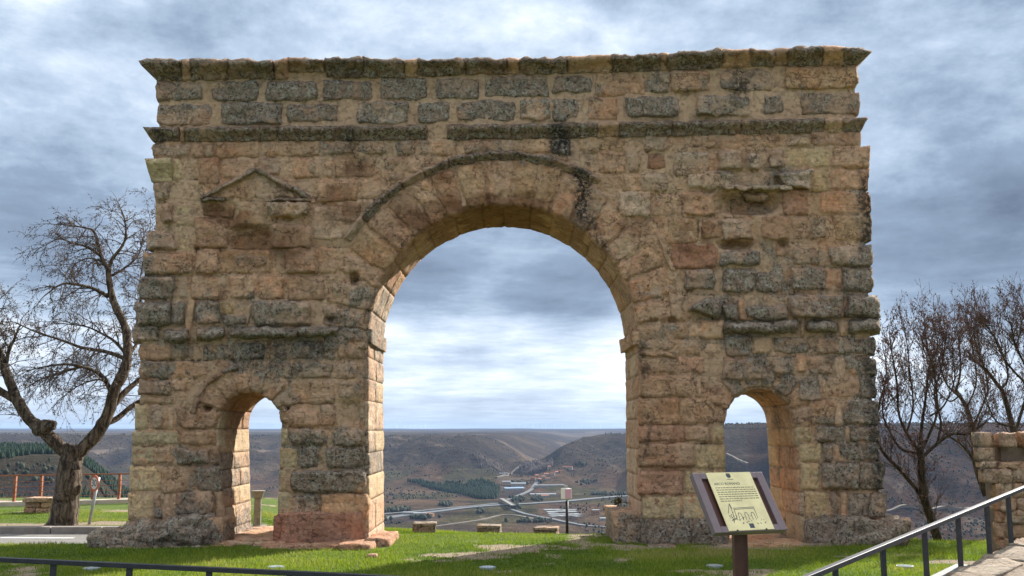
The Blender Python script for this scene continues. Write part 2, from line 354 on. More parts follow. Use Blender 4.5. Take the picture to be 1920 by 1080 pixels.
def quadstone(c, prot, rnd=.25, rough=1.0, rad=6, seed=0.0, depth=.16, mode='', irr=None, cell=4.6):
    """one block proud of the facade; c = TL,TR,BR,BL picture-measured corners"""
    (ax, ay), (bx, by), (cx, cy), (dx_, dy_) = c
    w_ = max(math.hypot(bx - ax, by - ay), math.hypot(cx - dx_, cy - dy_)); h_ = max(math.hypot(dx_ - ax, dy_ - ay), math.hypot(cx - bx, cy - by))
    nx = max(4, min(40, int(w_ / cell))); ny = max(4, min(30, int(h_ / cell)))
    irr = (2.6 * rough if irr is None else irr)
    V = []; F = []
    for j in range(ny + 1):
        b0 = -1 + 2 * j / ny
        for i in range(nx + 1):
            a0 = -1 + 2 * i / nx
            a = a0 * math.sqrt(1 - rnd * b0 * b0 / 2); b = b0 * math.sqrt(1 - rnd * a0 * a0 / 2)
            s_ = (a + 1) / 2; t_ = (b + 1) / 2
            px = (ax * (1 - s_) + bx * s_) * (1 - t_) + (dx_ * (1 - s_) + cx * s_) * t_
            py = (ay * (1 - s_) + by * s_) * (1 - t_) + (dy_ * (1 - s_) + cy * s_) * t_
            px += irr * (N3(px * .045, py * .045, seed) * 1.6 + N3(px * .16, py * .16, seed + 7) * .9)
            py += irr * (N3(px * .045, py * .045, seed + 31) * 1.4 + N3(px * .16, py * .16, seed + 17) * .9)
            e = min((1 - abs(a0)) * w_ / 2, (1 - abs(b0)) * h_ / 2)
            pr = 1 - max(0, 1 - e / rad) ** 2
            if mode == 'corn':      # cyma profile, widest at the top
                q = min(1, max(0, (b0 + .75) / 1.6)); k = (1 - q * q * (3 - 2 * q)) * .82 + .18
                top = max(0, (-.72 - b0) / .28); k *= 1 - .55 * top * top
                en = min(1, (1 - abs(a0)) * w_ / 2 / 5 + .45); dp = prot * k * en
                dp += .034 * rough * F3(px * .06, py * .10, seed); py += rough * 2.2 * max(0, -b0) * N3(px * .06, seed, 1.7)
            elif mode == 'step':
                k = 1.0 if b0 < -.38 else .66 if b0 < .08 else .38 if b0 < .42 else .1
                dp = prot * k
            elif mode == 'torus':
                dp = prot * math.sqrt(max(0, 1 - b0 * b0)) * min(1, (1 - abs(a0)) * w_ / 2 / 8 + .35) + .03 * rough * F3(px * .06, py * .1, seed)
            else:
                dp = prot * pr * (1 + .55 * N3(px * .026, py * .03, seed + 3)) + rough * pr * (.030 * F3(px * .045, py * .065, seed + 9) + .016 * (abs(F3(px * .11, py * .15, seed + 5, 3)) - .35)) - (1 - pr) * .022
            V.append((px, py, D - dp + recess(px, py)))
    V = [P(*v) for v in V]
    g = lambda i, j: j * (nx + 1) + i
    for j in range(ny):
        for i in range(nx): F.append((g(i, j), g(i, j + 1), g(i + 1, j + 1), g(i + 1, j)))
    rim = [g(i, 0) for i in range(nx)] + [g(nx, j) for j in range(ny)] + [g(i, ny) for i in range(nx, 0, -1)] + [g(0, j) for j in range(ny, 0, -1)]
    k = len(V); n_ = len(rim)
    for r_ in rim: x, y, z = V[r_]; V.append((x, D + depth, z))
    for q in range(n_): F.append((rim[q], rim[(q + 1) % n_], k + (q + 1) % n_, k + q))
    F.append(tuple(k + q for q in range(n_)))
    return V, F
_sd = [0]
def put_stone(c, kind, prot=None, name='stone', parent=None, mat=None, label=None, lk=1.0, **kw):
    col, li, pd, ro, rad = TONE[kind]
    _sd[0] += 1; rs = random.Random(_sd[0])
    prot = (pd if prot is None else prot) / 100
    kw.setdefault('rough', ro); kw.setdefault('rad', rad * rs.uniform(.55, 1.0))
    kw.setdefault('rnd', .04 if kind == 'y' else rs.uniform(.06, .30))
    V, F = quadstone(c, prot, seed=_sd[0] * 3.7, **kw)
    o = link(name, mesh(name, V, F, mat or M_STONE), parent or arch)
    o.matrix_parent_inverse.identity(); o.location = (0, -D, 0)
    v = rs.uniform(.86, 1.14); hshift = rs.uniform(-.05, .05)
    o.color = (col[0] * v * (1 + hshift), col[1] * v, col[2] * v * (1 - hshift), max(0, min(1, li * lk + rs.uniform(-.15, .15))) if li > 0 else 0.0)
    if label: o['label'] = label
    return o

# --- mortar body with the three openings
def arc(cx, cy, rx, ry, a0, a1, n_): return [(cx + rx * math.cos(R(a0 + (a1 - a0) * i / n_)), cy - ry * math.sin(R(a0 + (a1 - a0) * i / n_))) for i in range(n_ + 1)]
OPEN = {'main': [(692, 1046), (691, 840)] + arc(943.5, 640, 253, 257, 180, 0, 40) + [(1199, 840), (1204, 1046)],
        'small_l': [(415, 1046), (411, 880)] + arc(468.5, 795, 58.5, 61, 180, 0, 20) + [(524, 880), (520, 1046)],
        'small_r': [(1363, 1046), (1360, 880)] + arc(1425, 795, 67, 65, 180, 0, 20) + [(1499, 900), (1507, 1046)]}
SIL = [(300, 1100)]
SIL = [(296, 138), (300, 238), (292, 262), (288, 295), (290, 340), (292, 430), (288, 470), (279, 500), (272, 560), (264, 600), (264, 640), (268, 660), (266, 720), (262, 760), (256, 810), (251, 870), (246, 925), (243, 1000), (243, 1060),
       (1656, 1060), (1652, 960), (1645, 900), (1640, 830), (1636, 760), (1632, 700), (1630, 640), (1633, 600), (1628, 560), (1625, 500), (1622, 450), (1620, 360), (1612, 280), (1612, 245), (1603, 215), (1602, 112), (1300, 118), (900, 128), (600, 132)]
def grow(poly, k):
    c = np.array(poly, float); ctr = np.array([(c[:, 0].min() + c[:, 0].max()) / 2, c[:, 1].mean()])
    out = []
    for i in range(len(c)):
        a = c[max(i - 1, 0)]; b = c[min(i + 1, len(c) - 1)]; t = b - a; nrm = np.array([t[1], -t[0]]); nrm /= np.linalg.norm(nrm) + 1e-9
        out.append(tuple(c[i] + nrm * k))
    return out
def inside(poly, X, Y):
    r = np.zeros(X.shape, bool); n_ = len(poly)
    for i in range(n_):
        x0, y0 = poly[i]; x1, y1 = poly[(i + 1) % n_]
        c = (y0 > Y) != (y1 > Y)
        with np.errstate(divide='ignore', invalid='ignore'): xi = (x1 - x0) * (Y - y0) / (y1 - y0 + 1e-12) + x0
        r ^= c & (X < xi)
    return r
def build_core():
    st = 4.0; xs = np.arange(235, 1670, st); ys = np.arange(100, 1062, st)
    X, Y = np.meshgrid(xs + st / 2, ys + st / 2)
    op = [grow(p, 7) for p in OPEN.values()]
    m_ = inside(SIL, X, Y)
    for p in op: m_ &= ~inside(p, X, Y)
    nx = len(xs) + 1
    used = {}; V = []; F = []
    cnt = {}
    def vid(i, j):
        k = (i, j)
        if k not in used: used[k] = len(V); V.append([235 + i * st, 100 + j * st])
        return used[k]
    for j in range(len(ys)):
        for i in range(len(xs)):
            if m_[j, i]:
                q = (vid(i, j), vid(i, j + 1), vid(i + 1, j + 1), vid(i + 1, j)); F.append(q)
                for a in range(4):
                    e = (q[a], q[(a + 1) % 4])
                    if (e[1], e[0]) in cnt: del cnt[(e[1], e[0])]
                    else: cnt[e] = 1
    bd = sorted({k for e in cnt for k in e})
    segs = []
    for p in [SIL] + op:
        p = np.array(p); n_ = len(p); rng = range(n_) if p is not None else 0
        for i in rng: segs.append((p[i], p[(i + 1) % n_]))
    A = np.array([s[0] for s in segs]); B = np.array([s[1] for s in segs]); AB = B - A
    for k in bd:
        q = np.array(V[k]); t = np.clip(((q - A) * AB).sum(1) / ((AB * AB).sum(1) + 1e-9), 0, 1)
        c = A + AB * t[:, None]; dd = ((c - q) ** 2).sum(1); V[k] = list(c[dd.argmin()])
    W = []
    cl = [265, 296, 337, 379, 425, 467, 515, 562, 613, 643, 676, 711, 758, 804, 837, 873, 923, 975]; cr = [249, 285, 318, 358, 404, 453, 502, 550, 601, 634, 668, 704, 747, 797, 830, 868, 921, 975]
    def joint(px, py):
        if py < 250: return 0
        f = min(1, max(0, (px - 300) / 1300)); ys_ = [a_ + (b_ - a_) * f for a_, b_ in zip(cl, cr)]
        k = min(range(len(ys_)), key=lambda q: abs(ys_[q] - py)); dd = abs(ys_[k] + 2 * N3(px * .03, k, 5) - py)
        g_ = max(0, 1 - dd / 4.5)
        row = sum(1 for q in ys_ if q < py); xx = px + 1.5 * N3(py * .1, row, 2); o_ = (row * 37) % 83; wv = 70 + (row * 29) % 45
        dv = abs((xx + o_ + wv / 2) % wv - wv / 2); g_ = max(g_, max(0, 1 - dv / 4.0))
        return g_ * (.6 + .8 * N3(px * .02, py * .02, 77))
    JT = []
    for px, py in V:
        jv = max(0, joint(px, py)); JT.append(jv)
        low = 1 if py > 262 else .35
        dep = .018 * F3(px * .018, py * .018, 1.3) + low * (.015 * F3(px * .05, py * .07, 4.1) + .010 * (abs(F3(px * .12, py * .16, 2.2, 3)) - .3)) + .026 * jv + .005 * F3(px * .2, py * .25, 9)
        x, y, z = P(px, py, D); W.append((x, D + recess(px, py) * 1.05 + dep - .004, z))
    n_ = len(W); F2 = list(F)
    W += [(x, D + TH, z) for x, y, z in W]
    for q in F: F2.append(tuple(n_ + k for k in reversed(q)))
    for (a, b) in cnt: F2.append((b, a, a + n_, b + n_))
    me = mesh('mortar_body', W, F2, M_MORT); me.attributes.new('joint', 'FLOAT', 'POINT').data.foreach_set('value', np.array(JT + [0] * len(JT), np.float32))
    o = link('mortar_body', me, arch); o.location = (0, -D, 0)
build_core()

# --- facade stones: x0 x1 y0 y1 tone [proud cm]
FACADE = """
294 382 151 191 g;395 488 149 192 g;495 596 150 191 g 7;604 700 150 190 g;711 804 144 187 g;816 901 145 186 g;906 1030 140 183 g;1035 1110 140 177 g;1116 1211 134 180 p;1213 1256 133 175 w;1260 1332 130 173 t 7;1350 1450 128 172 g;1474 1606 124 169 o 7
294 400 195 239 g;412 531 192 235 g 7;536 636 192 232 g;669 769 190 232 w;780 845 190 231 d;852 972 187 230 g;976 1034 185 226 w;1034 1088 184 227 g;1102 1157 182 225 p;1172 1275 181 222 g 8;1308 1405 177 219 w 9;1428 1472 177 214 g;1501 1610 171 216 g
285 357 268 294 g;358 380 266 294 p;406 484 265 296 t;502 599 263 294 t;615 664 262 291 g;669 725 260 290 g;741 776 261 292 g;776 841 261 292 p;870 965 259 289 g;980 1032 258 288 t;1032 1072 255 292 d;1088 1170 254 287 o;1202 1259 249 285 g;1298 1351 249 280 p;1381 1463 247 278 p;1522 1615 244 274 r
372 412 294 345 p 5;416 481 296 334 p;481 527 294 332 g;552 583 298 336 p 4;577 595 300 330 g;588 624 300 334 p;625 650 296 332 p 4;648 697 298 334 b;719 768 294 322 g;768 798 294 323 p;723 759 322 345 g;1120 1175 283 325 p;1177 1200 288 323 w;1213 1246 288 317 r;1267 1327 284 332 w;1347 1392 281 320 g 13;1402 1427 287 316 w 10;1441 1471 281 316 g 9;1472 1558 275 315 y;1560 1630 276 315 p 4
1557 1627 317 356 p;1521 1556 318 360 y;1288 1376 323 356 w 8;1202 1250 325 362 w 6;1169 1209 326 360 t;1539 1630 359 401 p;1467 1513 356 404 r 5;1402 1452 386 402 g 2;1280 1342 360 405 p 5;1221 1272 364 404 t;1163 1222 357 407 w 5
1564 1632 403 450 o;1517 1551 405 450 g;1482 1514 405 450 p;1428 1479 405 451 p 5;1354 1413 412 452 g 9;1251 1311 409 459 o;1316 1353 409 448 b 4
1553 1634 461 500 g 10;1482 1535 464 499 g 7;1453 1480 456 482 t;1347 1429 468 500 g 8;1260 1344 456 503 r 5;1577 1637 500 547 g 7;1483 1552 500 547 g 7;1416 1471 509 550 g 6;1351 1420 503 550 g 6;1281 1342 504 545 d 7;1194 1243 526 562 g;1243 1270 519 560 o;1545 1580 502 546 p
1480 1585 552 597 g 15;1398 1478 572 603 d 13;1354 1384 570 603 g 12;1197 1236 563 584 g;1200 1240 586 632 t;1242 1285 604 634 t;1290 1340 604 634 m 3;1312 1358 600 636 m 10
1206 1311 636 668 t;1314 1357 638 669 m 2;1359 1410 630 669 d 6;1407 1449 630 666 m 4;1448 1515 630 664 g;1532 1622 633 665 p 4;1618 1641 633 668 g 5
1198 1268 670 700 t;1273 1321 670 700 r;1352 1440 670 715 g 7;1445 1489 668 706 g 6;1512 1562 666 703 p;1588 1622 666 703 p;1618 1644 670 706 g 5;1497 1540 708 755 g 6;1550 1611 706 747 p;1608 1645 706 750 g 5;1200 1299 702 745 t 4.5;1303 1316 704 745 m
1198 1271 746 797 t 4;1273 1340 747 797 t 4;1518 1564 750 797 t 5;1579 1648 750 797 g 5;1198 1282 798 829 r 5;1283 1331 799 829 p 5;1333 1357 798 832 y;1494 1524 797 829 y;1525 1572 797 829 g 4;1593 1649 798 829 g 5
1198 1298 831 876 p 8;1300 1360 833 880 y;1498 1541 831 867 y;1541 1563 833 868 g;1576 1624 831 866 g;1622 1651 831 866 g 5;1198 1281 881 928 r 5;1283 1360 881 928 y;1501 1538 867 920 y;1540 1613 868 920 g 9;1609 1656 866 920 g 8
1204 1278 928 976 y 2;1279 1361 928 976 y;1507 1554 921 973 y;1556 1574 924 972 d;1589 1633 922 973 g;1628 1661 922 973 g 5
276 332 435 470 g 7;270 360 474 514 p 8;262 330 516 562 d 8;289 318 340 375 d 4;302 327 384 417 d 9;328 371 383 428 y .8;332 362 430 472 y .8
384 466 336 374 p;472 510 322 375 m 2.5;366 428 408 466 p 10;378 440 380 408 b 3;444 498 378 424 m .3;432 512 425 466 o 2;412 511 468 514 o 3;584 648 384 452 m 4.5;512 583 420 466 p 10;595 672 336 380 p 4.5;612 676 380 420 b 4;675 717 336 375 m;368 410 466 514 p 9;535 590 463 514 p 8;597 632 463 514 p;515 538 466 512 m 2
356 413 516 562 p 4;430 479 516 562 p 4;485 533 516 562 p 4;540 607 516 563 p 4;624 686 527 566 w 5;330 354 518 560 m
317 350 566 610 g 8;362 412 562 610 g 9;409 444 563 592 y;416 464 588 611 g 8;472 585 563 611 g 11;603 640 572 611 g 6;638 686 574 613 t;250 299 608 642 g 6;636 688 613 641 g 5
262 322 645 674 p;320 353 642 675 g;360 380 645 673 m;381 440 645 674 p;440 498 641 676 d;512 540 642 675 g;545 629 641 675 d 4;632 648 645 672 m;646 682 643 674 g
261 316 677 712 g 6;329 392 677 708 p;395 430 676 700 p;550 626 676 710 g 4;629 678 676 712 g;500 548 680 712 p
260 322 710 742 g 6;320 350 710 735 p;274 322 743 758 t;577 628 714 757 t 4;632 680 714 748 g 4;598 632 758 801 g 4;540 598 768 801 p 7;253 279 757 807 y;281 310 759 806 g;312 326 760 806 m;327 352 760 805 g;339 402 775 804 p 4
248 337 808 835 y 2;339 404 807 834 t 4;527 541 802 836 y;546 609 802 836 g 7;611 624 806 836 m;625 684 804 837 g 5;247 292 836 871 y;292 312 842 870 t;327 394 841 872 g 7;396 412 836 872 t;525 560 838 880 y;560 597 838 879 g;607 684 837 878 g 7
243 305 873 922 y 1;304 367 874 924 t 4;367 412 874 922 d 4;524 541 880 922 y;543 688 880 925 g 11;240 288 924 976 y 1;288 303 928 972 d;327 402 919 968 g 8;305 326 924 972 m;521 547 922 974 y;549 596 925 974 g 5;603 690 924 976 t 7;404 416 924 985 t
1362 1500 1000 1000 y
"""
def facade():
    for ln in FACADE.strip().splitlines():
        for it in ln.split(';'):
            f = it.split()
            x0, x1, y0, y1 = map(float, f[:4])
            if x1 - x0 < 4 or y1 - y0 < 4: continue
            edge = x0 < 300 or x1 > 1598
            j = lambda: random.uniform(-1.6, 1.6) if f[4] != 'y' else 0
            if f[4] in 'ptowbr': x0 -= 2.5; x1 += 2.5; y0 -= 1.2; y1 += 1.2
            put_stone([(x0 + j(), y0 + j()), (x1 + j(), y0 + j()), (x1 + j(), y1 + j()), (x0 + j(), y1 + j())], f[4], float(f[5]) if len(f) > 5 else None, depth=.6 if edge else .16, lk=1.0 if y0 < 240 else .5)
facade()
# oddly shaped stones
put_stone([(1165, 470), (1225, 440), (1250, 500), (1180, 522)], 'o', 3.5)
put_stone([(1444, 322), (1524, 318), (1524, 355), (1480, 352)], 'w', 20, rough=1.8)
put_stone([(1377, 344), (1490, 346), (1490, 357), (1350, 358)], 'w', 17, rough=1.6)
put_stone([(1390, 365), (1443, 362), (1440, 384), (1395, 380)], 'w', 17, rough=1.5)
put_stone([(498, 378), (583, 375), (578, 405), (505, 412)], 'w', 14, rough=1.8)
put_stone([(437, 476), (506, 476), (506, 503), (437, 503)], 'd', 4, rnd=.8)
put_stone([(250, 568), (322, 564), (322, 612), (256, 612)], 'g', 20, depth=.7, rough=1.8, rad=14)
put_stone([(1585, 550), (1644, 552), (1653, 597), (1588, 598)], 'g', 20, depth=.7, rough=1.8, rad=14)
put_stone([(1286, 580), (1330, 556), (1356, 562), (1352, 600)], 'g', 24, rough=1.8, rad=12)
put_stone([(512, 338), (555, 362), (560, 372), (508, 372)], 'g', 4)
# stones with their own mouldings
put_stone([(271, 297), (322, 296), (322, 341), (284, 341)], 'y', 16, 'corner_capital', mode='step', depth=.7, label='pale new stepped capital at the left corner')
put_stone([(322, 296), (341, 296), (341, 339), (322, 339)], 'y', 2)
# pediment over the left niche
for c in ([(374, 368), (478, 311), (482, 322), (380, 377)], [(482, 311), (584, 367), (580, 378), (478, 322)], [(376, 370), (424, 371), (424, 378), (376, 379)], [(506, 370), (583, 371), (584, 379), (506, 378)]):
    put_stone(c, 'g', 13, 'pediment_moulding', mat=M_CRUST, mode='torus', irr=2.6)

# top cornice
def ytop(x): return np.interp(x, [258, 425, 440, 520, 545, 600, 615, 670, 760, 870, 1050, 1065, 1130, 1180, 1250, 1265, 1340, 1360, 1440, 1480, 1530, 1560, 1610, 1638], [110, 108, 105, 112, 104, 113, 105, 105, 110, 107, 108, 105, 102, 97, 99, 94, 92, 89, 93, 87, 83, 87, 84, 93])
def ybot(x): return np.interp(x, [258, 500, 600, 800, 950, 1100, 1250, 1350, 1450, 1640], [151, 148, 146, 142, 138, 137, 132, 127, 123, 122])
CORN = [(258, 337, 'k', 1), (337, 357, 't', .9), (357, 425, 'k', 1), (425, 512, 'k', 1.02), (514, 538, 't', 1), (540, 606, 'g', .8), (610, 680, 'k', 1), (680, 758, 'k', .98), (757, 782, 't', .9), (782, 868, 'k', .95), (872, 950, 'k', 1), (950, 972, 't', .85), (970, 1062, 'k', .95),
        (1064, 1146, 't', .95), (1146, 1236, 'k', 1), (1235, 1252, 'b', .85), (1251, 1354, 'k', 1), (1354, 1410, 't', .95), (1404, 1451, 'g', 1), (1450, 1476, 'b', .85), (1475, 1542, 'k', 1.05), (1540, 1582, 't', 1), (1576, 1638, 'k', 1)]
for x0, x1, k, f in CORN:
    if x1 < 1630: x1 += 2.5
    xb0, xb1 = (297, x1) if x0 == 258 else ((x0, 1604) if x1 == 1638 else (x0, x1))
    yb = 12 if x0 == 540 else 0
    put_stone([(x0, ytop(x0 + 3) + 1), (x1, ytop(x1 - 3) + 1), (xb1, ybot(x1) - yb), (xb0, ybot(x0) - yb)], k, 30 * f, 'cornice_stone', mat=M_CRUST if k in 'kg' else M_STONE, mode='corn', depth=.8, rough=1.7 if k in 'kg' else .8, irr=2.8 if k in 'kg' else 1, rnd=.06)
# string course
def sc(x): return np.interp(x, [265, 700, 840, 1100, 1300, 1630], [238, 235, 234, 230, 226, 220])
for x0, x1, k in ((267, 337, 'k'), (337, 346, 't'), (345, 520, 'k'), (520, 662, 'k'), (660, 802, 'k'), (838, 960, 'k'), (958, 1122, 'k'), (1119, 1161, 't'), (1160, 1262, 'k'), (1260, 1392, 'k'), (1390, 1547, 'k'), (1545, 1581, 't'), (1580, 1629, 'k')):
    xb0, xb1 = (286, x1) if x0 == 267 else ((x0, 1613) if x1 == 1629 else (x0, x1))
    put_stone([(x0, sc(x0)), (x1, sc(x1)), (xb1, sc(x1) + 27), (xb0, sc(x0) + 28)], k, 17, 'string_course_stone', mat=M_CRUST if k == 'k' else M_STONE, mode='corn', depth=.7, rough=1.0, irr=1.2, rnd=.05)
# broken mouldings at impost height
for c in ([(305, 619), (356, 616), (356, 640), (309, 642)], [(363, 615), (421, 613), (421, 638), (366, 640)], [(432, 614), (560, 612), (560, 634), (434, 637)], [(556, 612), (640, 612), (634, 632), (556, 634)],
          [(1354, 604), (1452, 602), (1450, 626), (1356, 626)], [(1450, 598), (1496, 598), (1494, 625), (1450, 626)], [(1511, 600), (1570, 600), (1568, 625), (1512, 624)], [(1592, 598), (1653, 598), (1646, 627), (1594, 626)]):
    put_stone(c, 'g', 22, 'impost_moulding', mat=M_STONE, mode='torus', depth=.6 if c[1][0] > 1640 else .16, rough=1.5)
for c in ([(1382, 558), (1392, 556), (1418, 602), (1384, 604)], [(1498, 596), (1514, 596), (1508, 634), (1500, 634)], [(1566, 596), (1600, 600), (1590, 632), (1576, 632)], [(1562, 668), (1586, 668), (1588, 716), (1560, 718)], [(1490, 664), (1514, 664), (1514, 702), (1494, 700)],
          [(1538, 706), (1550, 712), (1548, 742), (1542, 740)], [(1568, 756), (1578, 756), (1584, 800), (1560, 802)], [(1583, 797), (1594, 797), (1597, 832), (1586, 832)], [(1562, 832), (1576, 832), (1576, 868), (1563, 868)], [(1574, 922), (1590, 922), (1590, 974), (1574, 974)], [(345, 606), (352, 560), (368, 560), (356, 640)], [(458, 612), (464, 568), (476, 566), (466, 612)],
          [(500, 646), (512, 646), (508, 676), (496, 676)], [(632, 640), (650, 642), (646, 674), (630, 672)], [(1228, 430), (1250, 470), (1270, 510), (1258, 512)], [(1250, 540), (1280, 560), (1284, 604), (1256, 600)], [(1484, 262), (1520, 246), (1522, 276), (1470, 276)], [(384, 270), (402, 268), (402, 296), (382, 296)]):
    put_stone(c, 'm', 3.5 if c[0][1] > 650 else 5, 'mortar_patch', rnd=.5)

# main archivolt: voussoirs and hood mould
def pol(cx, cy, r, an, k=1.0): return (cx + r * math.cos(R(an)), cy - r * k * math.sin(R(an)))
a = 184.0
tones = 'pptpopbtbpptopgptp'
q = 0
while a > -4:
    st = random.uniform(7.2, 10.5); b = max(-6, a - st)
    k = tones[q % len(tones)]; q += 1
    if 70 < (a + b) / 2 < 125 and random.random() < .5: k = 'o'
    r1 = 341 if a > 55 else random.uniform(318, 345)
    put_stone([pol(943.5, 640, r1, a - .15), pol(943.5, 640, r1, b + .15), pol(943.5, 640, 254.5, b + .15), pol(943.5, 640, 254.5, a - .15)], k, random.uniform(3.0, 5.2), 'voussoir', rnd=.06, rad=4)
    a = b
for i in range(11):
    a0 = 147 - i * 8; a1 = a0 - 8.15
    put_stone([pol(943.5, 640, 357, a0), pol(943.5, 640, 357, a1), pol(943.5, 640, 341, a1), pol(943.5, 640, 341, a0)], 'g' if i in (0, 3, 9) else 'd', 14, 'hood_moulding', mat=M_STONE if i in (0, 3, 8, 9, 10) else M_CRUST, mode='corn', rnd=.02, irr=2.0, rough=1.4)
# small arches: front voussoirs, left hood
for (cx, cy, r0, r1, col) in ((468.5, 795, 59, 104, 'pptpgpgt'), (1425, 795, 67, 112, 'ppgggdtg')):
    for i in range(8):
        a0 = 180 - i * 22.5; a1 = a0 - 22.5
        rr = r1 + random.uniform(-8, 6)
        put_stone([pol(cx, cy, rr, a0 - .5, .98), pol(cx, cy, rr, a1 + .5, .98), pol(cx, cy, r0, a1 + .5, 1.03), pol(cx, cy, r0, a0 - .5, 1.03)], col[i], 3, 'voussoir', rnd=.12)
for i in range(4):
    a0 = 170 - i * 17; a1 = a0 - 17.2
    put_stone([pol(468, 795, 116, a0), pol(468, 795, 116, a1), pol(468, 795, 105, a1), pol(468, 795, 105, a0)], 'g', 7, 'hood_moulding', mode='torus', rnd=.05)

# --- reveals: blocks lining the openings
def polyline(pts):
    p = [Vector((x, 0, z)) for x, _, z in (P(a_, b_, D) for a_, b_ in pts)]
    L = [0]
    for i in range(1, len(p)): L.append(L[-1] + (p[i] - p[i - 1]).length)
    return p, L
def reveal(nm, rows, jag, kinds, step, warm=0):
    p, L = polyline(OPEN[nm]); tot = L[-1]
    def at(s_):
        s_ = min(max(s_, 0), tot - 1e-6)
        i = max(0, np.searchsorted(L, s_, 'right') - 1); i = min(i, len(p) - 2)
        t = (s_ - L[i]) / (L[i + 1] - L[i]); tg = (p[i + 1] - p[i]).normalized()
        return p[i].lerp(p[i + 1], t), tg
    s0 = 0
    while s0 < tot - .02:
        s1 = min(tot, s0 + step * random.uniform(.8, 1.25))
        if tot - s1 < step * .4: s1 = tot
        cuts = [0]
        nr = random.choice(rows)
        for i in range(1, nr): cuts.append(TH * (i / nr + random.uniform(-jag, jag)))
        cuts.append(TH)
        for d0, d1 in zip(cuts[:-1], cuts[1:]):
            sd = random.random() * 90; ns = max(5, int((s1 - s0) / .05)); nd = max(5, int((d1 - d0) / .05))
            V = []; F = []; pr = random.uniform(0, .010)
            for j in range(nd + 1):
                for i in range(ns + 1):
                    s_ = s0 + (s1 - s0) * i / ns; dd = d0 + (d1 - d0) * j / nd
                    c, tg = at(s_); nrm = Vector((tg.z, 0, -tg.x))    # towards the opening
                    e = min(min(i, ns - i) * (s1 - s0) / ns, min(j, nd - j) * (d1 - d0) / nd)
                    k = 1 - max(0, 1 - e / .022) ** 2
                    h = -.012 + k * (.012 + pr) + k * (.012 * F3(c.x * 5, dd * 5, c.z * 5 + sd) + .012 * N3(c.x * 1.7, dd * 1.7, c.z * 1.7))
                    q = c + nrm * h; V.append((q.x, D + .02 + dd * (TH - .03) / TH, q.z))
            g = lambda i, j: j * (ns + 1) + i
            for j in range(nd):
                for i in range(ns): F.append((g(i, j), g(i + 1, j), g(i + 1, j + 1), g(i, j + 1)))
            rim = [g(i, 0) for i in range(ns)] + [g(ns, j) for j in range(nd)] + [g(i, nd) for i in range(ns, 0, -1)] + [g(0, j) for j in range(nd, 0, -1)]
            k0 = len(V); n_ = len(rim)
            for r_ in rim:
                i = r_ % (ns + 1); c, tg = at(s0 + (s1 - s0) * i / ns); nrm = Vector((tg.z, 0, -tg.x)); q = c - nrm * .15
                V.append((q.x, V[r_][1], q.z))
            for q in range(n_): F.append((rim[(q + 1) % n_], rim[q], k0 + q, k0 + (q + 1) % n_))
            F.append(tuple(k0 + q for q in reversed(range(n_))))
            mid = at((s0 + s1) / 2)[1]; up = abs(mid.z) > .93
            o = link('jamb_stone' if up else 'voussoir', mesh('reveal', V, F, M_STONE), arch); o.location = (0, -D, 0)
            kd = random.choice(kinds if up else 'bot'); col = [c_ * .7 + q_ * .3 for c_, q_ in zip(TONE[kd][0], (.66, .55, .42))] if up else TONE[kd][0]; v = random.uniform(.9, 1.08)
            o.color = (col[0] * v, col[1] * v, col[2] * v, TONE[kd][1] * (1.0 if up else 1.5))
        s0 = s1
reveal('main', (2, 2, 3), .12, 'wtwywtpw', .44)
reveal('small_l', (2, 3), .08, 'wywyt', .36)
reveal('small_r', (3, 3, 2), .07, 'otytyw', .38)

def rock(center, size, seed=0, n=7, boxy=.75, rough=.06, rz=0, freq=1.0, tilt=0.0):
    """closed lumpy block: cube grid pushed towards a sphere and roughened"""
    V = []; F = []; idx = {}
    def vid(p):
        k = tuple(round(c * n) for c in p)
        if k not in idx:
            idx[k] = len(V); q = Vector(p)
            sph = q.normalized() * 1.15; q2 = q.lerp(sph, 1 - boxy)
            s_ = Vector((q2.x * size[0] / 2, q2.y * size[1] / 2, q2.z * size[2] / 2))
            nz = F3(s_.x * 2.2 * freq + seed, s_.y * 2.2 * freq, s_.z * 2.6 * freq, 4)
            s_ += q.normalized() * nz * rough
            s_.z += s_.x * tilt
            ca, sa = math.cos(rz), math.sin(rz)
            V.append((center[0] + s_.x * ca - s_.y * sa, center[1] + s_.x * sa + s_.y * ca, center[2] + s_.z))
        return idx[k]
    for ax in range(3):
        for sg in (-1, 1):
            for i in range(n):
                for j in range(n):
                    c = []
                    for (di, dj) in ((0, 0), (1, 0), (1, 1), (0, 1)):
                        u = -1 + 2 * (i + di) / n; v_ = -1 + 2 * (j + dj) / n
                        pt = [0, 0, 0]; pt[ax] = sg; pt[(ax + 1) % 3] = u; pt[(ax + 2) % 3] = v_
                        c.append(vid(pt))
                    F.append(tuple(c) if sg > 0 else tuple(reversed(c)))
    return V, F
def put_rock(name, c, size, kind='g', parent=None, lich=None, **kw):
    V, F = rock(c, size, **{k: v for k, v in kw.items() if k not in ('label', 'cat', 'group')})
    o = link(name, mesh(name, V, F, M_STONE), parent, **{k: v for k, v in kw.items() if k in ('label', 'cat', 'group')})
    if parent: o.location = -Vector(parent.location)
    col, li = TONE[kind][:2]; v = random.uniform(.88, 1.12)
    o.color = (col[0] * v, col[1] * v, col[2] * v, li if lich is None else lich); return o
def gx(px, Y, py=900): return P(px, py, Y)[0]
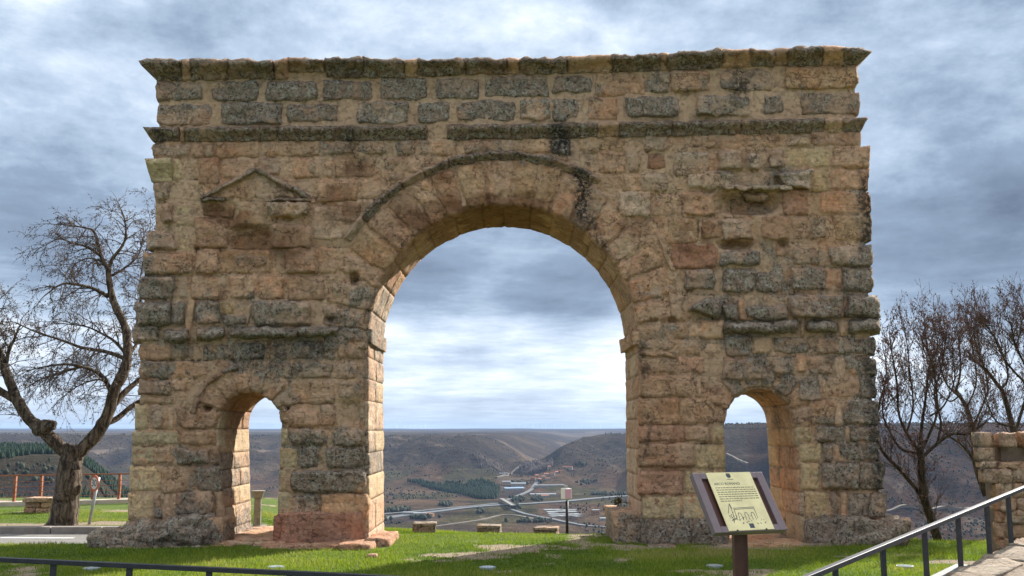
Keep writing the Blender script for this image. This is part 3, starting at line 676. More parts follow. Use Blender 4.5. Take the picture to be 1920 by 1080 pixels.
# plinths
put_rock('plinth_block', ((gx(190, 16.9) + gx(398, 16.9)) / 2 + .02, 17.2, .12), (gx(398, 16.9) - gx(188, 16.9), 1.5, .56), 'w', arch, .92, n=24, boxy=.62, rough=.20, seed=3, tilt=.13, freq=1.1)
put_rock('plinth_block', (gx(408, 17), 17.2, .2), (.34, .8, .5), 't', arch, .4, n=8, boxy=.85, seed=5)
put_rock('plinth_block', ((gx(530, 17) + gx(676, 17)) / 2, 17.75, .22), (gx(690, 17) - gx(530, 17), 1.75, .62), 'R', arch, .05, n=14, boxy=.95, rough=.05, seed=9)
put_rock('plinth_block', (gx(526, 17), 17.02, .2), (.11, .3, .55), 'R', arch, .02, n=5, boxy=.97, rough=.02, seed=9)
put_rock('plinth_block', ((gx(1147, 17.4) + gx(1206, 17.4)) / 2, 17.95, .2), (gx(1206, 17.4) - gx(1147, 17.4), 1.7, .62), 't', arch, .5, n=10, boxy=.9, rough=.05, seed=12)
for x0, x1, s_ in ((1207, 1293, 14), (1293, 1362, 15)):
    put_rock('plinth_block', ((gx(x0, 17) + gx(x1, 17)) / 2, 17.2, .2), (gx(x1, 17) - gx(x0, 17), .6, .45), 'd', arch, .85, n=10, boxy=.93, rough=.04, seed=s_)
put_rock('plinth_block', (gx(1541, 17), 17.3, .18), (gx(1578, 17) - gx(1506, 17), .85, .48), 'g', arch, .8, n=10, boxy=.86, rough=.06, seed=17)
put_rock('plinth_block', (gx(1626, 17), 17.25, .14), (gx(1694, 17) - gx(1562, 17), 1.3, .62), 'd', arch, .75, n=16, boxy=.66, rough=.17, seed=19, tilt=-.05)

for (xa, xb, yy, s_) in ((1189, 1208, 634, 31), (678, 693.5, 630, 33)):
    a_ = P(xa, yy, 17.0); b_ = P(xb, yy, 17.0)
    put_rock('impost_block', ((a_[0] + b_[0]) / 2, 17.98, a_[2]), (b_[0] - a_[0] + .06, 1.95, .26), 't' if s_ == 31 else 'g', arch, .35 if s_ == 31 else .6, n=12, boxy=.93, rough=.05, seed=s_)
# ------------------------------------------------------------------ ground heights
def gz(X, Y):
    X = np.asarray(X, float); Y = np.asarray(Y, float)
    base = .03 * (fbm(X * .35 + 9, Y * .35 + 3, 3) - .5)
    mid = sst(X, -6.5, -4.2)
    sl = -mid * .085 * np.clip(Y - 18.6, 0, 6) - sst(Y, 18.3, 20.5) * .055 * np.clip(X + 2.5, 0, 6)
    ye = np.interp(X, [-30, -7, -5.0, -3, 0, 3, 5, 6.6, 7.4, 30], [28.2, 28.2, 26, 23.6, 22.0, 20.3, 19.4, 18.4, 17.3, 17.0])
    o_ = np.clip(Y - ye, 0, None)
    drop = -.48 * o_ * o_ / (o_ + 1.2)
    return base + sl + drop
def ysig(y, a, b): return sst(y, a, b)
def terr(X, Y):
    X = np.asarray(X, float); Y = np.asarray(Y, float); a = X / Y
    nz = fbm(X / 900 + 40, Y / 900 + 7, 5, .5) - .5
    rid = 1 - np.abs(2 * fbm(X / 620 + 3.3, Y / 1100 + 1.9, 4, .5) - 1)
    o_ = np.clip(Y - 19, 0, None)
    near = -182 * (1 - np.exp(-o_ / 330.0))
    near = np.maximum(near, -180) + nz * 14 * sst(Y, 900, 2500)
    # left spur with pines
    sp_ = sst(a, -.30, -.47) * sst(Y, 260, 1150) * (1 - sst(Y, 1500, 2300))
    z = near + 150 * sp_ + 30 * nz * sp_
    # hills across the valley
    foot = 2950 + 700 * (fbm(a * 9 + 2, a * 0 + 3.3, 3) - .5)
    foot = foot - 900 * sst(a, .10, .22)
    wid = 1500 - 500 * sst(a, .12, .22)
    ac = .018 + .062 * sst(Y, 3000, 9000); hw = .028 + 0 * Y
    side = np.exp(-((a - ac) / .034) ** 2) 
    rise = sst(Y + rid * 420 - 200, foot, foot + wid)
    top = 150 + 38 * sst(a, .12, .24) * (1 - sst(Y, 4500, 7000)) + nz * 10
    vfloor = np.clip((Y - 3000) * .0135, 0, 130)
    hill = rise * top
    side_depth = side * (1 - sst(Y, 9500, 13000))
    hill = hill * (1 - side_depth) + np.minimum(hill, vfloor + nz * 22) * side_depth
    rid2 = 1 - np.abs(2 * fbm(X / 260 + 8.3, Y / 420 + 4.4, 4, .55) - 1)
    hill += ((rid - .6) * 170 + (rid2 - .6) * 110 + (fbm(X / 110, Y / 150, 4, .6) - .5) * 60) * rise * (1 - rise) * 2.2 + nz * 26 * rise * (1 - sst(Y, 4300, 6000))
    z = z + hill
    far = sst(Y, 9000, 17000) * (16 + 26 * (fbm(X / 3000, Y / 5200, 3) - .42)) + sst(Y, 18000, 23000) * (8 + 60 * (fbm(X / 4200 + 5, Y / 9000, 3) - .45)*sst(Y,18000,26000))
    return z + far
def hit(px, py):
    """where a sight line through the photograph meets the far terrain"""
    Yv = np.geomspace(700, 28000, 6000); u = (px - 960) / FPX; v = (540 - py) / FPX; yy = cP - v * sP
    X = Yv * u / yy; Z = CZ + Yv * (sP + v * cP) / yy
    b = Z < terr(X, Yv)
    i = int(b.argmax()) if b.any() else len(Yv) - 1
    return float(X[i]), float(Yv[i]), float(terr(X[i], Yv[i]))

# ------------------------------------------------------------------ terrain
def terrain_mat():
    m, t, b = newmat('hillside_scrub_and_fields')
    pos = t.add('ShaderNodeNewGeometry').outputs['Position']
    nrm = t.sep(t.add('ShaderNodeNewGeometry').outputs['Normal'])[2]
    at = t.add('ShaderNodeAttribute', attribute_name='tint').outputs['Color']
    n1 = t.noise(pos, .0016, 7, .6, .4); n2 = t.noise(pos, .008, 8, .66, .3); n3 = t.noise(pos, .045, 6, .7)
    col = t.ramp(n1, [(.3, (.040, .032, .027)), (.48, (.062, .049, .040)), (.62, (.080, .062, .047)), (.75, (.065, .060, .034))])
    col = t.mix(t.map(n2, .5, .68, 0.0, .7), col, (.105, .080, .064))
    col = t.mix(t.map(n2, .46, .32, 0.0, .75), col, (.017, .018, .018))
    col = t.mix(t.map(n3, .52, .64, 0.0, .6), col, (.016, .019, .016))
    col = t.mix(t.map(n3, .42, .3, 0.0, .35), col, (.13, .10, .08))
    col = t.mix(1.0, col, at, 'MULTIPLY')
    n6 = t.noise(pos, .30, 8, .72, .5); col = t.mix(t.map(n6, .50, .40, 0.0, .75), col, (.014, .013, .012)); col = t.mix(t.map(n6, .56, .66, 0.0, .5), col, (.14, .105, .08))
    n5 = t.noise(t.vmath('MULTIPLY', pos, (1, .55, 2.5)), .0042, 9, .66, .8)
    col = t.mix(t.map(n5, .47, .36, 0.0, .7), col, (.015, .014, .017)); col = t.mix(t.map(n5, .56, .68, 0.0, .5), col, (.11, .085, .066))
    col = t.mix(1.0, col, (2.0, 2.0, 2.0), 'MULTIPLY')
    bp = t.add('ShaderNodeBump', i_Strength=1.0, i_Distance=34.0); t.put(bp.inputs['Height'], t.math('ADD', t.noise(pos, .009, 9, .68, .5), t.math('MULTIPLY', n2, .5))); t.l.new(bp.outputs[0], b.inputs['Normal'])
    t.put(b.inputs['Base Color'], col); b.inputs['Roughness'].default_value = 1; b.inputs['Specular IOR Level'].default_value = 0
    return m
def build_terrain():
    Yr = np.concatenate([np.linspace(17.5, 40, 14)[:-1], np.geomspace(40, 34000, 520)]); ar = np.concatenate([np.linspace(-2.2, -.62, 24)[:-1], np.linspace(-.62, .62, 330), np.linspace(.62, 2.2, 24)[1:]])
    A, Yg = np.meshgrid(ar, Yr); X = A * Yg; Z = terr(X, Yg)
    blend = sst(Yg, 60, 19); Z = np.where(Yg < 60, Z * 1.0 - 1.6, Z) - 0
    nx = len(ar); ny = len(Yr)
    V = np.stack([X.ravel(), Yg.ravel(), Z.ravel()], 1)
    i = np.arange(nx - 1)[None, :] + np.arange(ny - 1)[:, None] * nx; i = i.ravel()
    F = np.stack([i, i + 1, i + 1 + nx, i + nx], 1)
    me = bpy.data.meshes.new('terrain'); me.vertices.add(len(V)); me.vertices.foreach_set('co', V.ravel())
    me.loops.add(F.size); me.loops.foreach_set('vertex_index', F.ravel()); me.polygons.add(len(F))
    me.polygons.foreach_set('loop_start', np.arange(len(F)) * 4); me.update(calc_edges=True)
    me.polygons.foreach_set('use_smooth', np.ones(len(F), bool))
    # field colours (surface cover, in the land itself)
    c = np.full((len(V), 4), .40, np.float32); c[:, 3] = 1
    x, y = V[:, 0], V[:, 1]; fl = (V[:, 2] < -120) & (y > 1200) & (y < 5200)
    cell = vn(np.floor(x / 160 + .4 * np.sin(y / 210)) * 1.0, np.floor(y / 190 + .4 * np.sin(x / 170)) * 1.0)
    pal = np.array([(.66, .60, .50), (.56, .62, .42), (.80, .68, .55), (.78, .62, .50), (.60, .57, .53), (.48, .55, .38)])
    pi = np.clip((cell * len(pal)).astype(int), 0, len(pal) - 1)
    c[fl, :3] = pal[pi[fl]]
    c[y > 13500, :3] = .30      # dark wooded ridges
    hp = (y > 4600) & (y <= 13500); c[hp, :3] = (.42 + .5 * (vn(x[hp] / 500, y[hp] / 900) > .62))[:, None] * np.array([1, .93, .8])
    near_ = (y < 2000) & (x / y < -.2); c[near_, :3] = (.36, .40, .34)
    nr2 = (y < 4600) & (x / y > .24); c[nr2, :3] = (.36, .27, .235)
    me.color_attributes.new('tint', 'FLOAT_COLOR', 'POINT').data.foreach_set('color', c.ravel())
    me.materials.append(terrain_mat())
    link('terrain', me, kind='structure')
build_terrain()

# ------------------------------------------------------------------ near ground: lawn, road, earth
ROADY = lambda X: 17.45 + .02 * X      # left road between the two kerbs, arch-side edge
def dirt_mask(X, Y):
    X = np.asarray(X, float); Y = np.asarray(Y, float)
    n_ = fbm(X * 1.3 + 3, Y * 1.3 + 8, 4, .6)
    m_ = np.zeros_like(n_)
    for cx, cy, rx, ry, k in ((-.30, 15.6, 1.35, .85, 1.1), (.9, 16.7, 1.2, .6, .7), (-1.2, 14.9, 1.2, .35, .5), (1.8, 15.1, .8, .4, .5), (-9.3, 20.4, 5.0, .75, 1.3), (-11.5, 22.0, 2.5, .9, .6), (-7.2, 21.9, 1.3, 1.1, .9), (-3.7, 16.4, .9, .3, .9), (-4.2, 21, 1.2, 3, .9), (4.2, 17.2, 1.6, 1.1, .9)):
        d_ = np.hypot((X - cx) / rx, (Y - cy) / ry); m_ = np.maximum(m_, k * (1.25 - d_))
    worn = fbm(X * .75 + 31, Y * 1.1 + 12, 5, .62)
    return np.clip(np.maximum((m_ - .62 + (n_ - .5) * 2.0) * 2.2, (worn - .605) * 7 + 1.1 * sst(np.abs(Y - 16.55), .5, .15) * sst(np.abs(X), 7.2, 6.6) * (n_ > .48)), 0, 1)
def lawn_mat():
    m, t, b = newmat('lawn_soil_and_turf')
    pos = t.add('ShaderNodeNewGeometry').outputs['Position']
    at = t.add('ShaderNodeAttribute', attribute_name='earth').outputs['Fac']
    n1 = t.noise(pos, 1.3, 6, .6); n2 = t.noise(pos, 18, 6, .7); n3 = t.noise(pos, 60, 5, .7)
    g = t.ramp(n1, [(.3, (.06, .10, .012)), (.55, (.10, .145, .02)), (.75, (.15, .165, .035))])
    g = t.mix(t.map(n2, .5, .66, 0.0, .6), g, (.03, .055, .01))
    e = t.ramp(n2, [(.3, (.22, .16, .11)), (.6, (.33, .26, .185)), (.75, (.42, .35, .27))])
    e = t.mix(t.map(n3, .58, .7), e, (.12, .09, .06))
    at = t.map(t.math('ADD', at, t.math('MULTIPLY', t.math('SUBTRACT', t.noise(pos, 9, 7, .72), .5), 1.6)), .3, .7)
    t.put(b.inputs['Base Color'], t.mix(at, g, e)); b.inputs['Roughness'].default_value = 1
    bp = t.add('ShaderNodeBump', i_Strength=.8, i_Distance=.03); t.put(bp.inputs['Height'], t.math('ADD', n2, n3)); t.l.new(bp.outputs[0], b.inputs['Normal'])
    return m
def grid_obj(name, xs, ys, zf, mat, kind='structure', attr=None, keep=None):
    X, Y = np.meshgrid(xs, ys); Z = zf(X, Y); nx = len(xs)
    V = np.stack([X.ravel(), Y.ravel(), Z.ravel()], 1)
    i = (np.arange(nx - 1)[None, :] + np.arange(len(ys) - 1)[:, None] * nx).ravel(); F = np.stack([i, i + 1, i + 1 + nx, i + nx], 1)
    if keep is not None:
        c = V[F].mean(1); F = F[keep(c[:, 0], c[:, 1])]
    me = mesh(name, V, F.tolist(), mat)
    if attr: me.attributes.new(attr[0], 'FLOAT', 'POINT').data.foreach_set('value', attr[1](V[:, 0], V[:, 1]).astype(np.float32))
    return link(name, me, kind=kind)
def road_in(X, Y): return (X < -5.9 + .0 * Y) & (Y > 17.0) & (Y < 19.35)
lawn = grid_obj('lawn', np.concatenate([np.linspace(-60, -15, 19)[:-1], np.linspace(-15, 11, 175), np.linspace(11, 60, 19)[1:]]), np.concatenate([np.linspace(-40, 4, 14)[:-1], np.linspace(4, 33, 200)]),
                lambda X, Y: gz(X, Y) - .16 * road_in(X, Y), lawn_mat(), attr=('earth', dirt_mask))
# road with kerbs
M_ASPH = flat('worn_asphalt', (.20, .19, .175), .9, var=.2, scale=9, bump=.01)
M_KERB = flat('kerb_concrete', (.24, .21, .185), .9, var=.2, scale=5, bump=.008)
M_PAINT = flat('road_paint', (.72, .72, .70), .7, var=.12, scale=20)
grid_obj('road', np.linspace(-60, -6.2, 40), np.array([17.05, 17.6, 18.2, 18.8, 19.34]), lambda X, Y: 0 * X - .075, M_ASPH)
mb = MB()
mb.quad((-9.6, 18.55, -.071), (-8.2, 18.50, -.071), (-8.2, 18.62, -.071), (-9.6, 18.67, -.071)); mb.quad((-7.25, 18.45, -.071), (-6.6, 18.43, -.071), (-6.6, 18.55, -.071), (-7.25, 18.57, -.071))
mb.build('road_marking', M_PAINT, kind='structure')
x = -22.0
kerb = link('kerb', None, kind='structure')
while x < -6.4:
    mb = MB(); mb.box((x, 19.32, -.2), (x + .985, 19.55, .055)); bevel(mb.build('kerb_stone', M_KERB, kerb), .015); x += 1.0

# grass blades
def grass():
    rs = np.random.RandomState(5); N = 330000
    Y = 11.5 + 12.5 * rs.rand(N) ** 1.15; X = (rs.rand(N) * 2 - 1) * (Y * .56 + .3)
    den = fbm(X * .9, Y * .9, 4, .6)
    k = (rs.rand(N) > np.clip(dirt_mask(X, Y) + (fbm(X * 6, Y * 6, 3) - .5) * .9 * (dirt_mask(X, Y) > .02), 0, .97)) & ~road_in(X + .1, Y) & (Y < 26)
    inarch = (Y > 16.95) & (Y < 19.1) & (((X > gx(243, 17)) & (X < gx(415, 17))) | ((X > gx(522, 17)) & (X < gx(692, 17))) | ((X > gx(1203, 17)) & (X < gx(1364, 17))) | ((X > gx(1500, 17)) & (X < gx(1690, 17))))
    pav = (X > gx(480, 16.6)) & (X < gx(735, 16.6)) & (Y > 16.25) & (Y < 18.5)
    sill = (X > gx(1340, 16.8)) & (X < gx(1560, 16.8)) & (Y > 16.55) & (Y < 19)
    ye = np.interp(X, [-30, -7, -5.0, -3, 0, 3, 5, 6.6, 7.4, 30], [28, 28, 26, 23.6, 22.0, 20.3, 19.4, 18.4, 17.3, 17.0]) + .8
    k &= ~inarch & ~(pav & (rs.rand(N) > .06)) & ~(sill & (rs.rand(N) > .04)) & (Y < ye)
    X, Y, den = X[k], Y[k], den[k]; n_ = len(X)
    h = (.028 + .05 * rs.rand(n_) ** 1.5) * (.35 + 1.3 * den ** 1.4); left = (X < -6) & (Y > 19.3); h[left] *= .7
    th = rs.rand(n_) * 6.283; wd = .0045 + .004 * rs.rand(n_); ln = rs.rand(n_) * .8 * h; la = rs.rand(n_) * 6.283
    Z = gz(X, Y) - .004
    V = np.empty((n_, 3, 3)); cx, sx = np.cos(th) * wd, np.sin(th) * wd
    V[:, 0] = np.stack([X - cx, Y - sx, Z], 1); V[:, 1] = np.stack([X + cx, Y + sx, Z], 1); V[:, 2] = np.stack([X + np.cos(la) * ln, Y + np.sin(la) * ln, Z + h], 1)
    me = bpy.data.meshes.new('grass'); me.vertices.add(n_ * 3); me.vertices.foreach_set('co', V.ravel()); me.loops.add(n_ * 3); me.loops.foreach_set('vertex_index', np.arange(n_ * 3)); me.polygons.add(n_)
    me.polygons.foreach_set('loop_start', np.arange(n_) * 3); me.update(calc_edges=True)
    r_ = np.repeat(np.clip(den * .9 + rs.rand(n_) * .5 - .24 + .9 * (fbm(X * .33 + 5, Y * .5 + 2, 3) - .48), 0, 1), 3).astype(np.float32)
    me.attributes.new('tone', 'FLOAT', 'POINT').data.foreach_set('value', r_)
    m, t, b = newmat('grass_blade')
    at = t.add('ShaderNodeAttribute', attribute_name='tone').outputs['Fac']
    c = t.ramp(at, [(.12, (.08, .135, .013)), (.42, (.165, .225, .022)), (.72, (.25, .29, .037)), (.95, (.36, .31, .12))])
    t.put(b.inputs['Base Color'], c); b.inputs['Roughness'].default_value = .6
    tr = t.add('ShaderNodeBsdfTranslucent'); t.put(tr.inputs[0], t.mix(1.0, c, (1.3, 1.4, .8), 'MULTIPLY')); ms = t.add('ShaderNodeMixShader', i_0=.35)
    t.l.new(b.outputs[0], ms.inputs[1]); t.l.new(tr.outputs[0], ms.inputs[2])
    out = [q for q in t.n if q.type == 'OUTPUT_MATERIAL'][0]; t.l.new(ms.outputs[0], out.inputs[0])
    me.materials.append(m); link('grass', me, kind='stuff')
grass()

# ------------------------------------------------------------------ paving of red rock round the left pier, sills
pav = link('pavement', None, kind='structure')
for i, (x0, x1, ya, yb, z, k) in enumerate(((500, 560, 16.35, 17.0, .03, 'r'), (440, 530, 16.75, 17.6, .03, 'm'), (400, 445, 16.55, 17.1, .01, 'r'), (560, 640, 16.3, 16.85, .03, 'r'), (640, 700, 16.15, 16.9, .05, 'r'), (690, 735, 16.6, 17.5, .09, 'r'), (700, 742, 17.4, 18.4, .06, 'r'), (430, 520, 17.6, 18.6, .03, 'm'), (440, 520, 18.5, 19.4, .02, 'r'), (330, 400, 16.4, 16.9, .0, 'b'), (215, 330, 16.35, 16.9, -.03, 'b'))):
    cx = gx((x0 + x1) / 2, (ya + yb) / 2, 1010); wd = gx(x1, ya, 1010) - gx(x0, ya, 1010)
    put_rock('paving_stone', (cx, (ya + yb) / 2, z - .08), (wd * 1.05, (yb - ya) * 1.06, .22), k, pav, .08, n=9, boxy=.9, rough=.07, seed=i * 5 + 1)
put_rock('paving_stone', (gx(1448, 17.2, 1010), 17.7, -.07), (1.75, 2.4, .2), 't', pav, .3, n=9, boxy=.95, rough=.04, seed=77)
put_rock('paving_stone', (gx(1395, 16.4, 1010), 16.75, -.08), (.9, .35, .2), 'w', pav, .3, n=6, boxy=.9, rough=.04, seed=78)
put_rock('paving_stone', (gx(1245, 16.4, 1020), 16.65, -.05), (.45, .4, .14), 'r', pav, .1, n=6, boxy=.85, rough=.04, seed=79)

# ------------------------------------------------------------------ things far down in the valley
def strip(name, pix, width, mat, lift=1.2, kind='structure', n_=60, **kw):
    pts = [hit(*p) for p in pix]; xs = [p[0] for p in pts]; ys = [p[1] for p in pts]
    L = np.concatenate([[0], np.cumsum(np.hypot(np.diff(xs), np.diff(ys)))]); s_ = np.linspace(0, L[-1], n_)
    X = np.interp(s_, L, xs); Y = np.interp(s_, L, ys)
    ker = np.ones(5) / 5
    for _ in range(2):
        X[2:-2] = np.convolve(X, ker, 'valid'); Y[2:-2] = np.convolve(Y, ker, 'valid')
    tx = np.gradient(X); ty = np.gradient(Y); l_ = np.hypot(tx, ty) + 1e-9; nx, ny = -ty / l_ * width / 2, tx / l_ * width / 2
    Z = np.maximum(np.maximum(terr(X, Y), terr(X + nx, Y + ny)), terr(X - nx, Y - ny)) + lift
    V = []; F = []
    for i in range(n_):
        V += [(X[i] + nx[i], Y[i] + ny[i], Z[i]), (X[i] - nx[i], Y[i] - ny[i], Z[i]), (X[i] - nx[i], Y[i] - ny[i], Z[i] - 6), (X[i] + nx[i], Y[i] + ny[i], Z[i] - 6)]
        if i:
            a = (i - 1) * 4; b = i * 4
            for q in range(4): F.append((a + q, b + q, b + (q + 1) % 4, a + (q + 1) % 4))
    return link(name, mesh(name, V, F, mat, False), kind=kind)
M_HWY = flat('far_motorway_asphalt', (.10, .107, .115), .8, var=.12, scale=.05)
M_TRK = flat('pale_earth_track', (.16, .135, .108), .95, var=.2, scale=.05)
M_WALLW = flat('whitewashed_wall', (.28, .265, .24), .8, var=.1, scale=.3)
M_WALLO = flat('ochre_house_wall', (.30, .165, .09), .85, var=.2, scale=.3)
M_WALLS = flat('stone_house_wall', (.33, .27, .21), .9, var=.2, scale=.3)
M_TILE = flat('clay_roof_tiles', (.34, .15, .09), .9, var=.25, scale=.5)
M_BLUER = flat('blue_sheet_roof', (.22, .31, .42), .5, var=.1, scale=.1)
M_WHTR = flat('white_sheet_roof', (.24, .25, .26), .5, var=.1, scale=.1)
M_CONC = flat('bridge_concrete', (.20, .19, .175), .9, var=.15, scale=.2)
M_SALT = flat('white_salt_crust', (.20, .21, .215), .6, var=.15, scale=.05)
strip('road', [(690, 978), (730, 971), (800, 962), (880, 952), (935, 948), (1000, 945), (1060, 941), (1120, 935), (1180, 930), (1240, 922)], 26, M_HWY, 2.0)
strip('road', [(690, 968), (760, 962), (830, 955), (900, 949), (935, 945)], 14, M_HWY, 2.5)
strip('road', [(1008, 898), (1000, 914), (984, 925), (964, 934), (944, 940)], 11, M_HWY, 2.0, n_=40)
strip('road', [(958, 956), (975, 962), (1000, 968), (1030, 973), (1060, 980), (1100, 988), (1150, 990)], 11, M_HWY, 2.0, n_=40)
strip('road', [(800, 990), (850, 983), (905, 975), (935, 967), (955, 965), (985, 970), (1020, 977)], 7, M_TRK, 1.5)
strip('track', [(930, 896), (948, 893), (958, 884), (975, 876), (985, 873)], 9, M_TRK, 2.5, n_=40)
strip('track', [(1004, 862), (1008, 870), (1004, 878)], 8, M_TRK, 3, n_=20)
strip('track', [(1640, 955), (1700, 953), (1760, 952), (1840, 954)], 9, M_TRK, 2, n_=40)
strip('track', [(1362, 852), (1375, 858), (1388, 866), (1402, 872)], 5, M_TRK, 3, n_=25)
# bridge over the motorway
b0, b1 = Vector(hit(940, 941)), Vector(hit(962, 957))
bridge = thing('road_bridge', 'pale concrete road bridge crossing the grey motorway in the valley', 'bridge', b0)
mb = MB(); zt = max(b0.z, b1.z) + 8
A_ = Vector((0, 0, zt - b0.z)); B_ = Vector((b1.x - b0.x, b1.y - b0.y, zt - b0.z)); mb.bar(A_, B_, 12, 1.6); mb.build('deck', M_CONC, bridge)
for s_ in (-1, 1):
    nrm = Vector((-(B_ - A_).y, (B_ - A_).x, 0)).normalized() * s_ * 5.8
    mb = MB(); mb.bar(A_ + nrm + Vector((0, 0, 1.2)), B_ + nrm + Vector((0, 0, 1.2)), .5, 1.0); mb.build('parapet', M_CONC, bridge)
for f in (.25, .5, .75):
    c = A_.lerp(B_, f); mb = MB(); mb.box((c.x - 1, c.y - 4, c.z - 16), (c.x + 1, c.y + 4, c.z - .9)); mb.build('pier', M_CONC, bridge)
# houses and sheds
M_WIN = flat('dark_window', (.04, .045, .05), .3)
def house(px, py, wm, dm, hm, rz, wall, roof, label, cat='house', group=None, nm='house', rise=.35, windows=2):
    x, y, z = hit(px, py); h = thing(nm, label, cat, (x, y, z), group); h.rotation_euler = (0, 0, rz)
    mb = MB(); mb.box((-wm / 2, -dm / 2, -4), (wm / 2, dm / 2, hm)); mb.build('wall', wall, h)
    e = .5; r = hm + dm * rise; mb = MB()
    k = [(-wm / 2 - e, -dm / 2 - e, hm - .1), (wm / 2 + e, -dm / 2 - e, hm - .1), (wm / 2 + e, dm / 2 + e, hm - .1), (-wm / 2 - e, dm / 2 + e, hm - .1), (-wm / 2 - e, 0, r), (wm / 2 + e, 0, r)]
    mb.v = k; mb.f = [(0, 1, 5, 4), (2, 3, 4, 5), (0, 4, 3), (1, 2, 5), (3, 2, 1, 0)]; mb.build('roof', roof, h)
    for i in range(windows):
        xx = -wm / 2 + wm * (i + .5) / windows
        mb = MB(); mb.box((xx - .9, -dm / 2 - .06, hm * .35), (xx + .9, -dm / 2 + .02, hm * .35 + 2)); mb.build('window', M_WIN, h)
    return h
G_V = 'houses of the valley village'
for i, (px, py, w_, d_, h_, wl, rf, lb) in enumerate((
    (1000, 900, 14, 9, 7, M_WALLO, M_TILE, 'ochre house with clay roof at the left end of the valley village'), (1006, 896, 12, 8, 8, M_WALLO, M_TILE, 'taller ochre house just behind the leftmost village house'),
    (1011, 902, 13, 9, 6, M_WALLO, M_TILE, 'low ochre house in front of the tall ochre house'), (1019, 897, 13, 8, 6, M_WALLS, M_TILE, 'grey stone house right of the ochre houses'), (1024, 892, 15, 9, 6, M_WALLW, M_TILE, 'white house with clay roof behind the stone house'),
    (1027, 900, 14, 8, 5, M_WALLW, M_TILE, 'low white house at the front of the village'), (1036, 891, 15, 8, 6, M_WALLS, M_TILE, 'stone house between the two back white houses'), (1043, 888, 13, 8, 5, M_WALLW, M_TILE, 'small white house at the right end of the back row'),
    (1030, 880, 12, 9, 9, M_WALLW, M_TILE, 'tall narrow white house above the village'), (1064, 879, 34, 10, 5, M_WALLW, M_TILE, 'long white house with clay roof standing apart on the right slope'), (1016, 882, 12, 8, 6, M_WALLS, M_TILE, 'stone house by the bare poplar wood'),
    (1049, 886, 12, 8, 5, M_WALLO, M_TILE, 'small ochre house at the far right of the village'))):
    house(px, py, w_, d_, h_, random.uniform(-.6, .6), wl, rf, lb, group=G_V)
for (px, py, w_, d_, h_, wl, rf, lb) in (
    (963, 921, 60, 24, 9, M_WALLW, M_BLUER, 'long industrial hall with blue roof beside the pine wood'), (972, 912, 46, 22, 9, M_WALLW, M_WHTR, 'pale hall with grey white roof behind the blue hall'), (950, 909, 26, 18, 10, M_WALLS, M_WHTR, 'small grey hall left behind the blue hall'),
    (772, 966, 40, 12, 6, M_WALLW, M_WHTR, 'long white shed beside the motorway'), (786, 968, 26, 13, 7, M_WALLW, M_WHTR, 'white shed with white roof next to the long one'), (802, 968, 26, 11, 6, M_WALLO, M_TILE, 'brick red roadside house next to the white sheds'),
    (1020, 933, 24, 14, 6, M_WALLW, M_TILE, 'red roofed white house above the motorway'), (1030, 912, 90, 12, 4, M_WALLW, M_WHTR, 'very long low white shed in the middle of the fields'), (1018, 929, 70, 18, 4, M_WALLW, M_WHTR, 'wide white roofed shed behind the red roofed house'),
    (944, 890, 30, 10, 5, M_WALLW, M_WHTR, 'white farm building at the foot of the brown hill'), (1116, 965, 16, 10, 10, M_WALLO, M_WHTR, 'small tall orange works building beside the bare earth pit'), (1138, 976, 30, 12, 5, M_WALLW, M_WHTR, 'white shed at the right beyond the earth pit')):
    house(px, py, w_, d_, h_, random.uniform(-.35, .35), wl, rf, lb, cat='building', group='halls and sheds in the valley', nm='shed', rise=.12, windows=3)
# salt pans: shallow white basins
for i in range(16):
    px = 1030 + (i % 4) * 15 + random.uniform(-4, 4) + (i // 4) * 2; py = 957 + (i // 4) * 3.6 + random.uniform(-1, 1)
    x, y, z = hit(px, py); w_, d_ = random.uniform(14, 24), random.uniform(20, 50)
    t_ = thing('salt_pan', ('leftmost', 'second from left', 'third from left', 'rightmost')[i % 4] + ' white salt basin in the ' + ('farthest', 'second farthest', 'second nearest', 'nearest')[i // 4] + ' row on the valley floor', 'salt pan', (x, y, z), 'white salt basins on the valley floor'); t_.rotation_euler = (0, 0, random.uniform(.1, .5))
    mb = MB(); mb.box((-w_ / 2, -d_ / 2, -1), (w_ / 2, d_ / 2, 1.3)); mb.build('basin', M_SALT, t_)
    for s_ in (-1, 1):
        mb = MB(); mb.box((-w_ / 2 - .6, s_ * d_ / 2 - .3, -1), (w_ / 2 + .6, s_ * d_ / 2 + .3, 1.9)); mb.build('rim', M_CONC, t_)
# wind turbines on the far ridge
M_TURB = flat('white_turbine_steel', (.7, .72, .74), .5, var=.02)
for i, px in enumerate((742, 757, 768, 776, 788, 796, 973, 985, 1000, 1018, 1024, 1041, 1055, 1092, 1112, 1128)):
    Yt = 21000 + 800 * ((i * 7) % 5); x = Yt * (px - 960) / FPX / 1.02; z = float(terr(x, Yt))
    t_ = thing('wind_turbine', '%s wind turbine from the left on the blue horizon ridge' % ('first second third fourth fifth sixth seventh eighth ninth tenth eleventh twelfth thirteenth fourteenth fifteenth sixteenth'.split()[i]), 'wind turbine', (x, Yt, z), 'wind turbines on the horizon ridge')
    mb = MB(); mb.tube([(0, 0, -10), (0, 0, 85)], [3.4, 2.0], 6); mb.build('tower', M_TURB, t_)
    mb = MB(); r0 = random.uniform(0, 2)
    for k in range(3):
        an = r0 + k * 2.094; mb.bar((0, -3, 85), (44 * math.cos(an), -3, 85 + 44 * math.sin(an)), 2.6, 1.2)
    mb.build('rotor', M_TURB, t_)

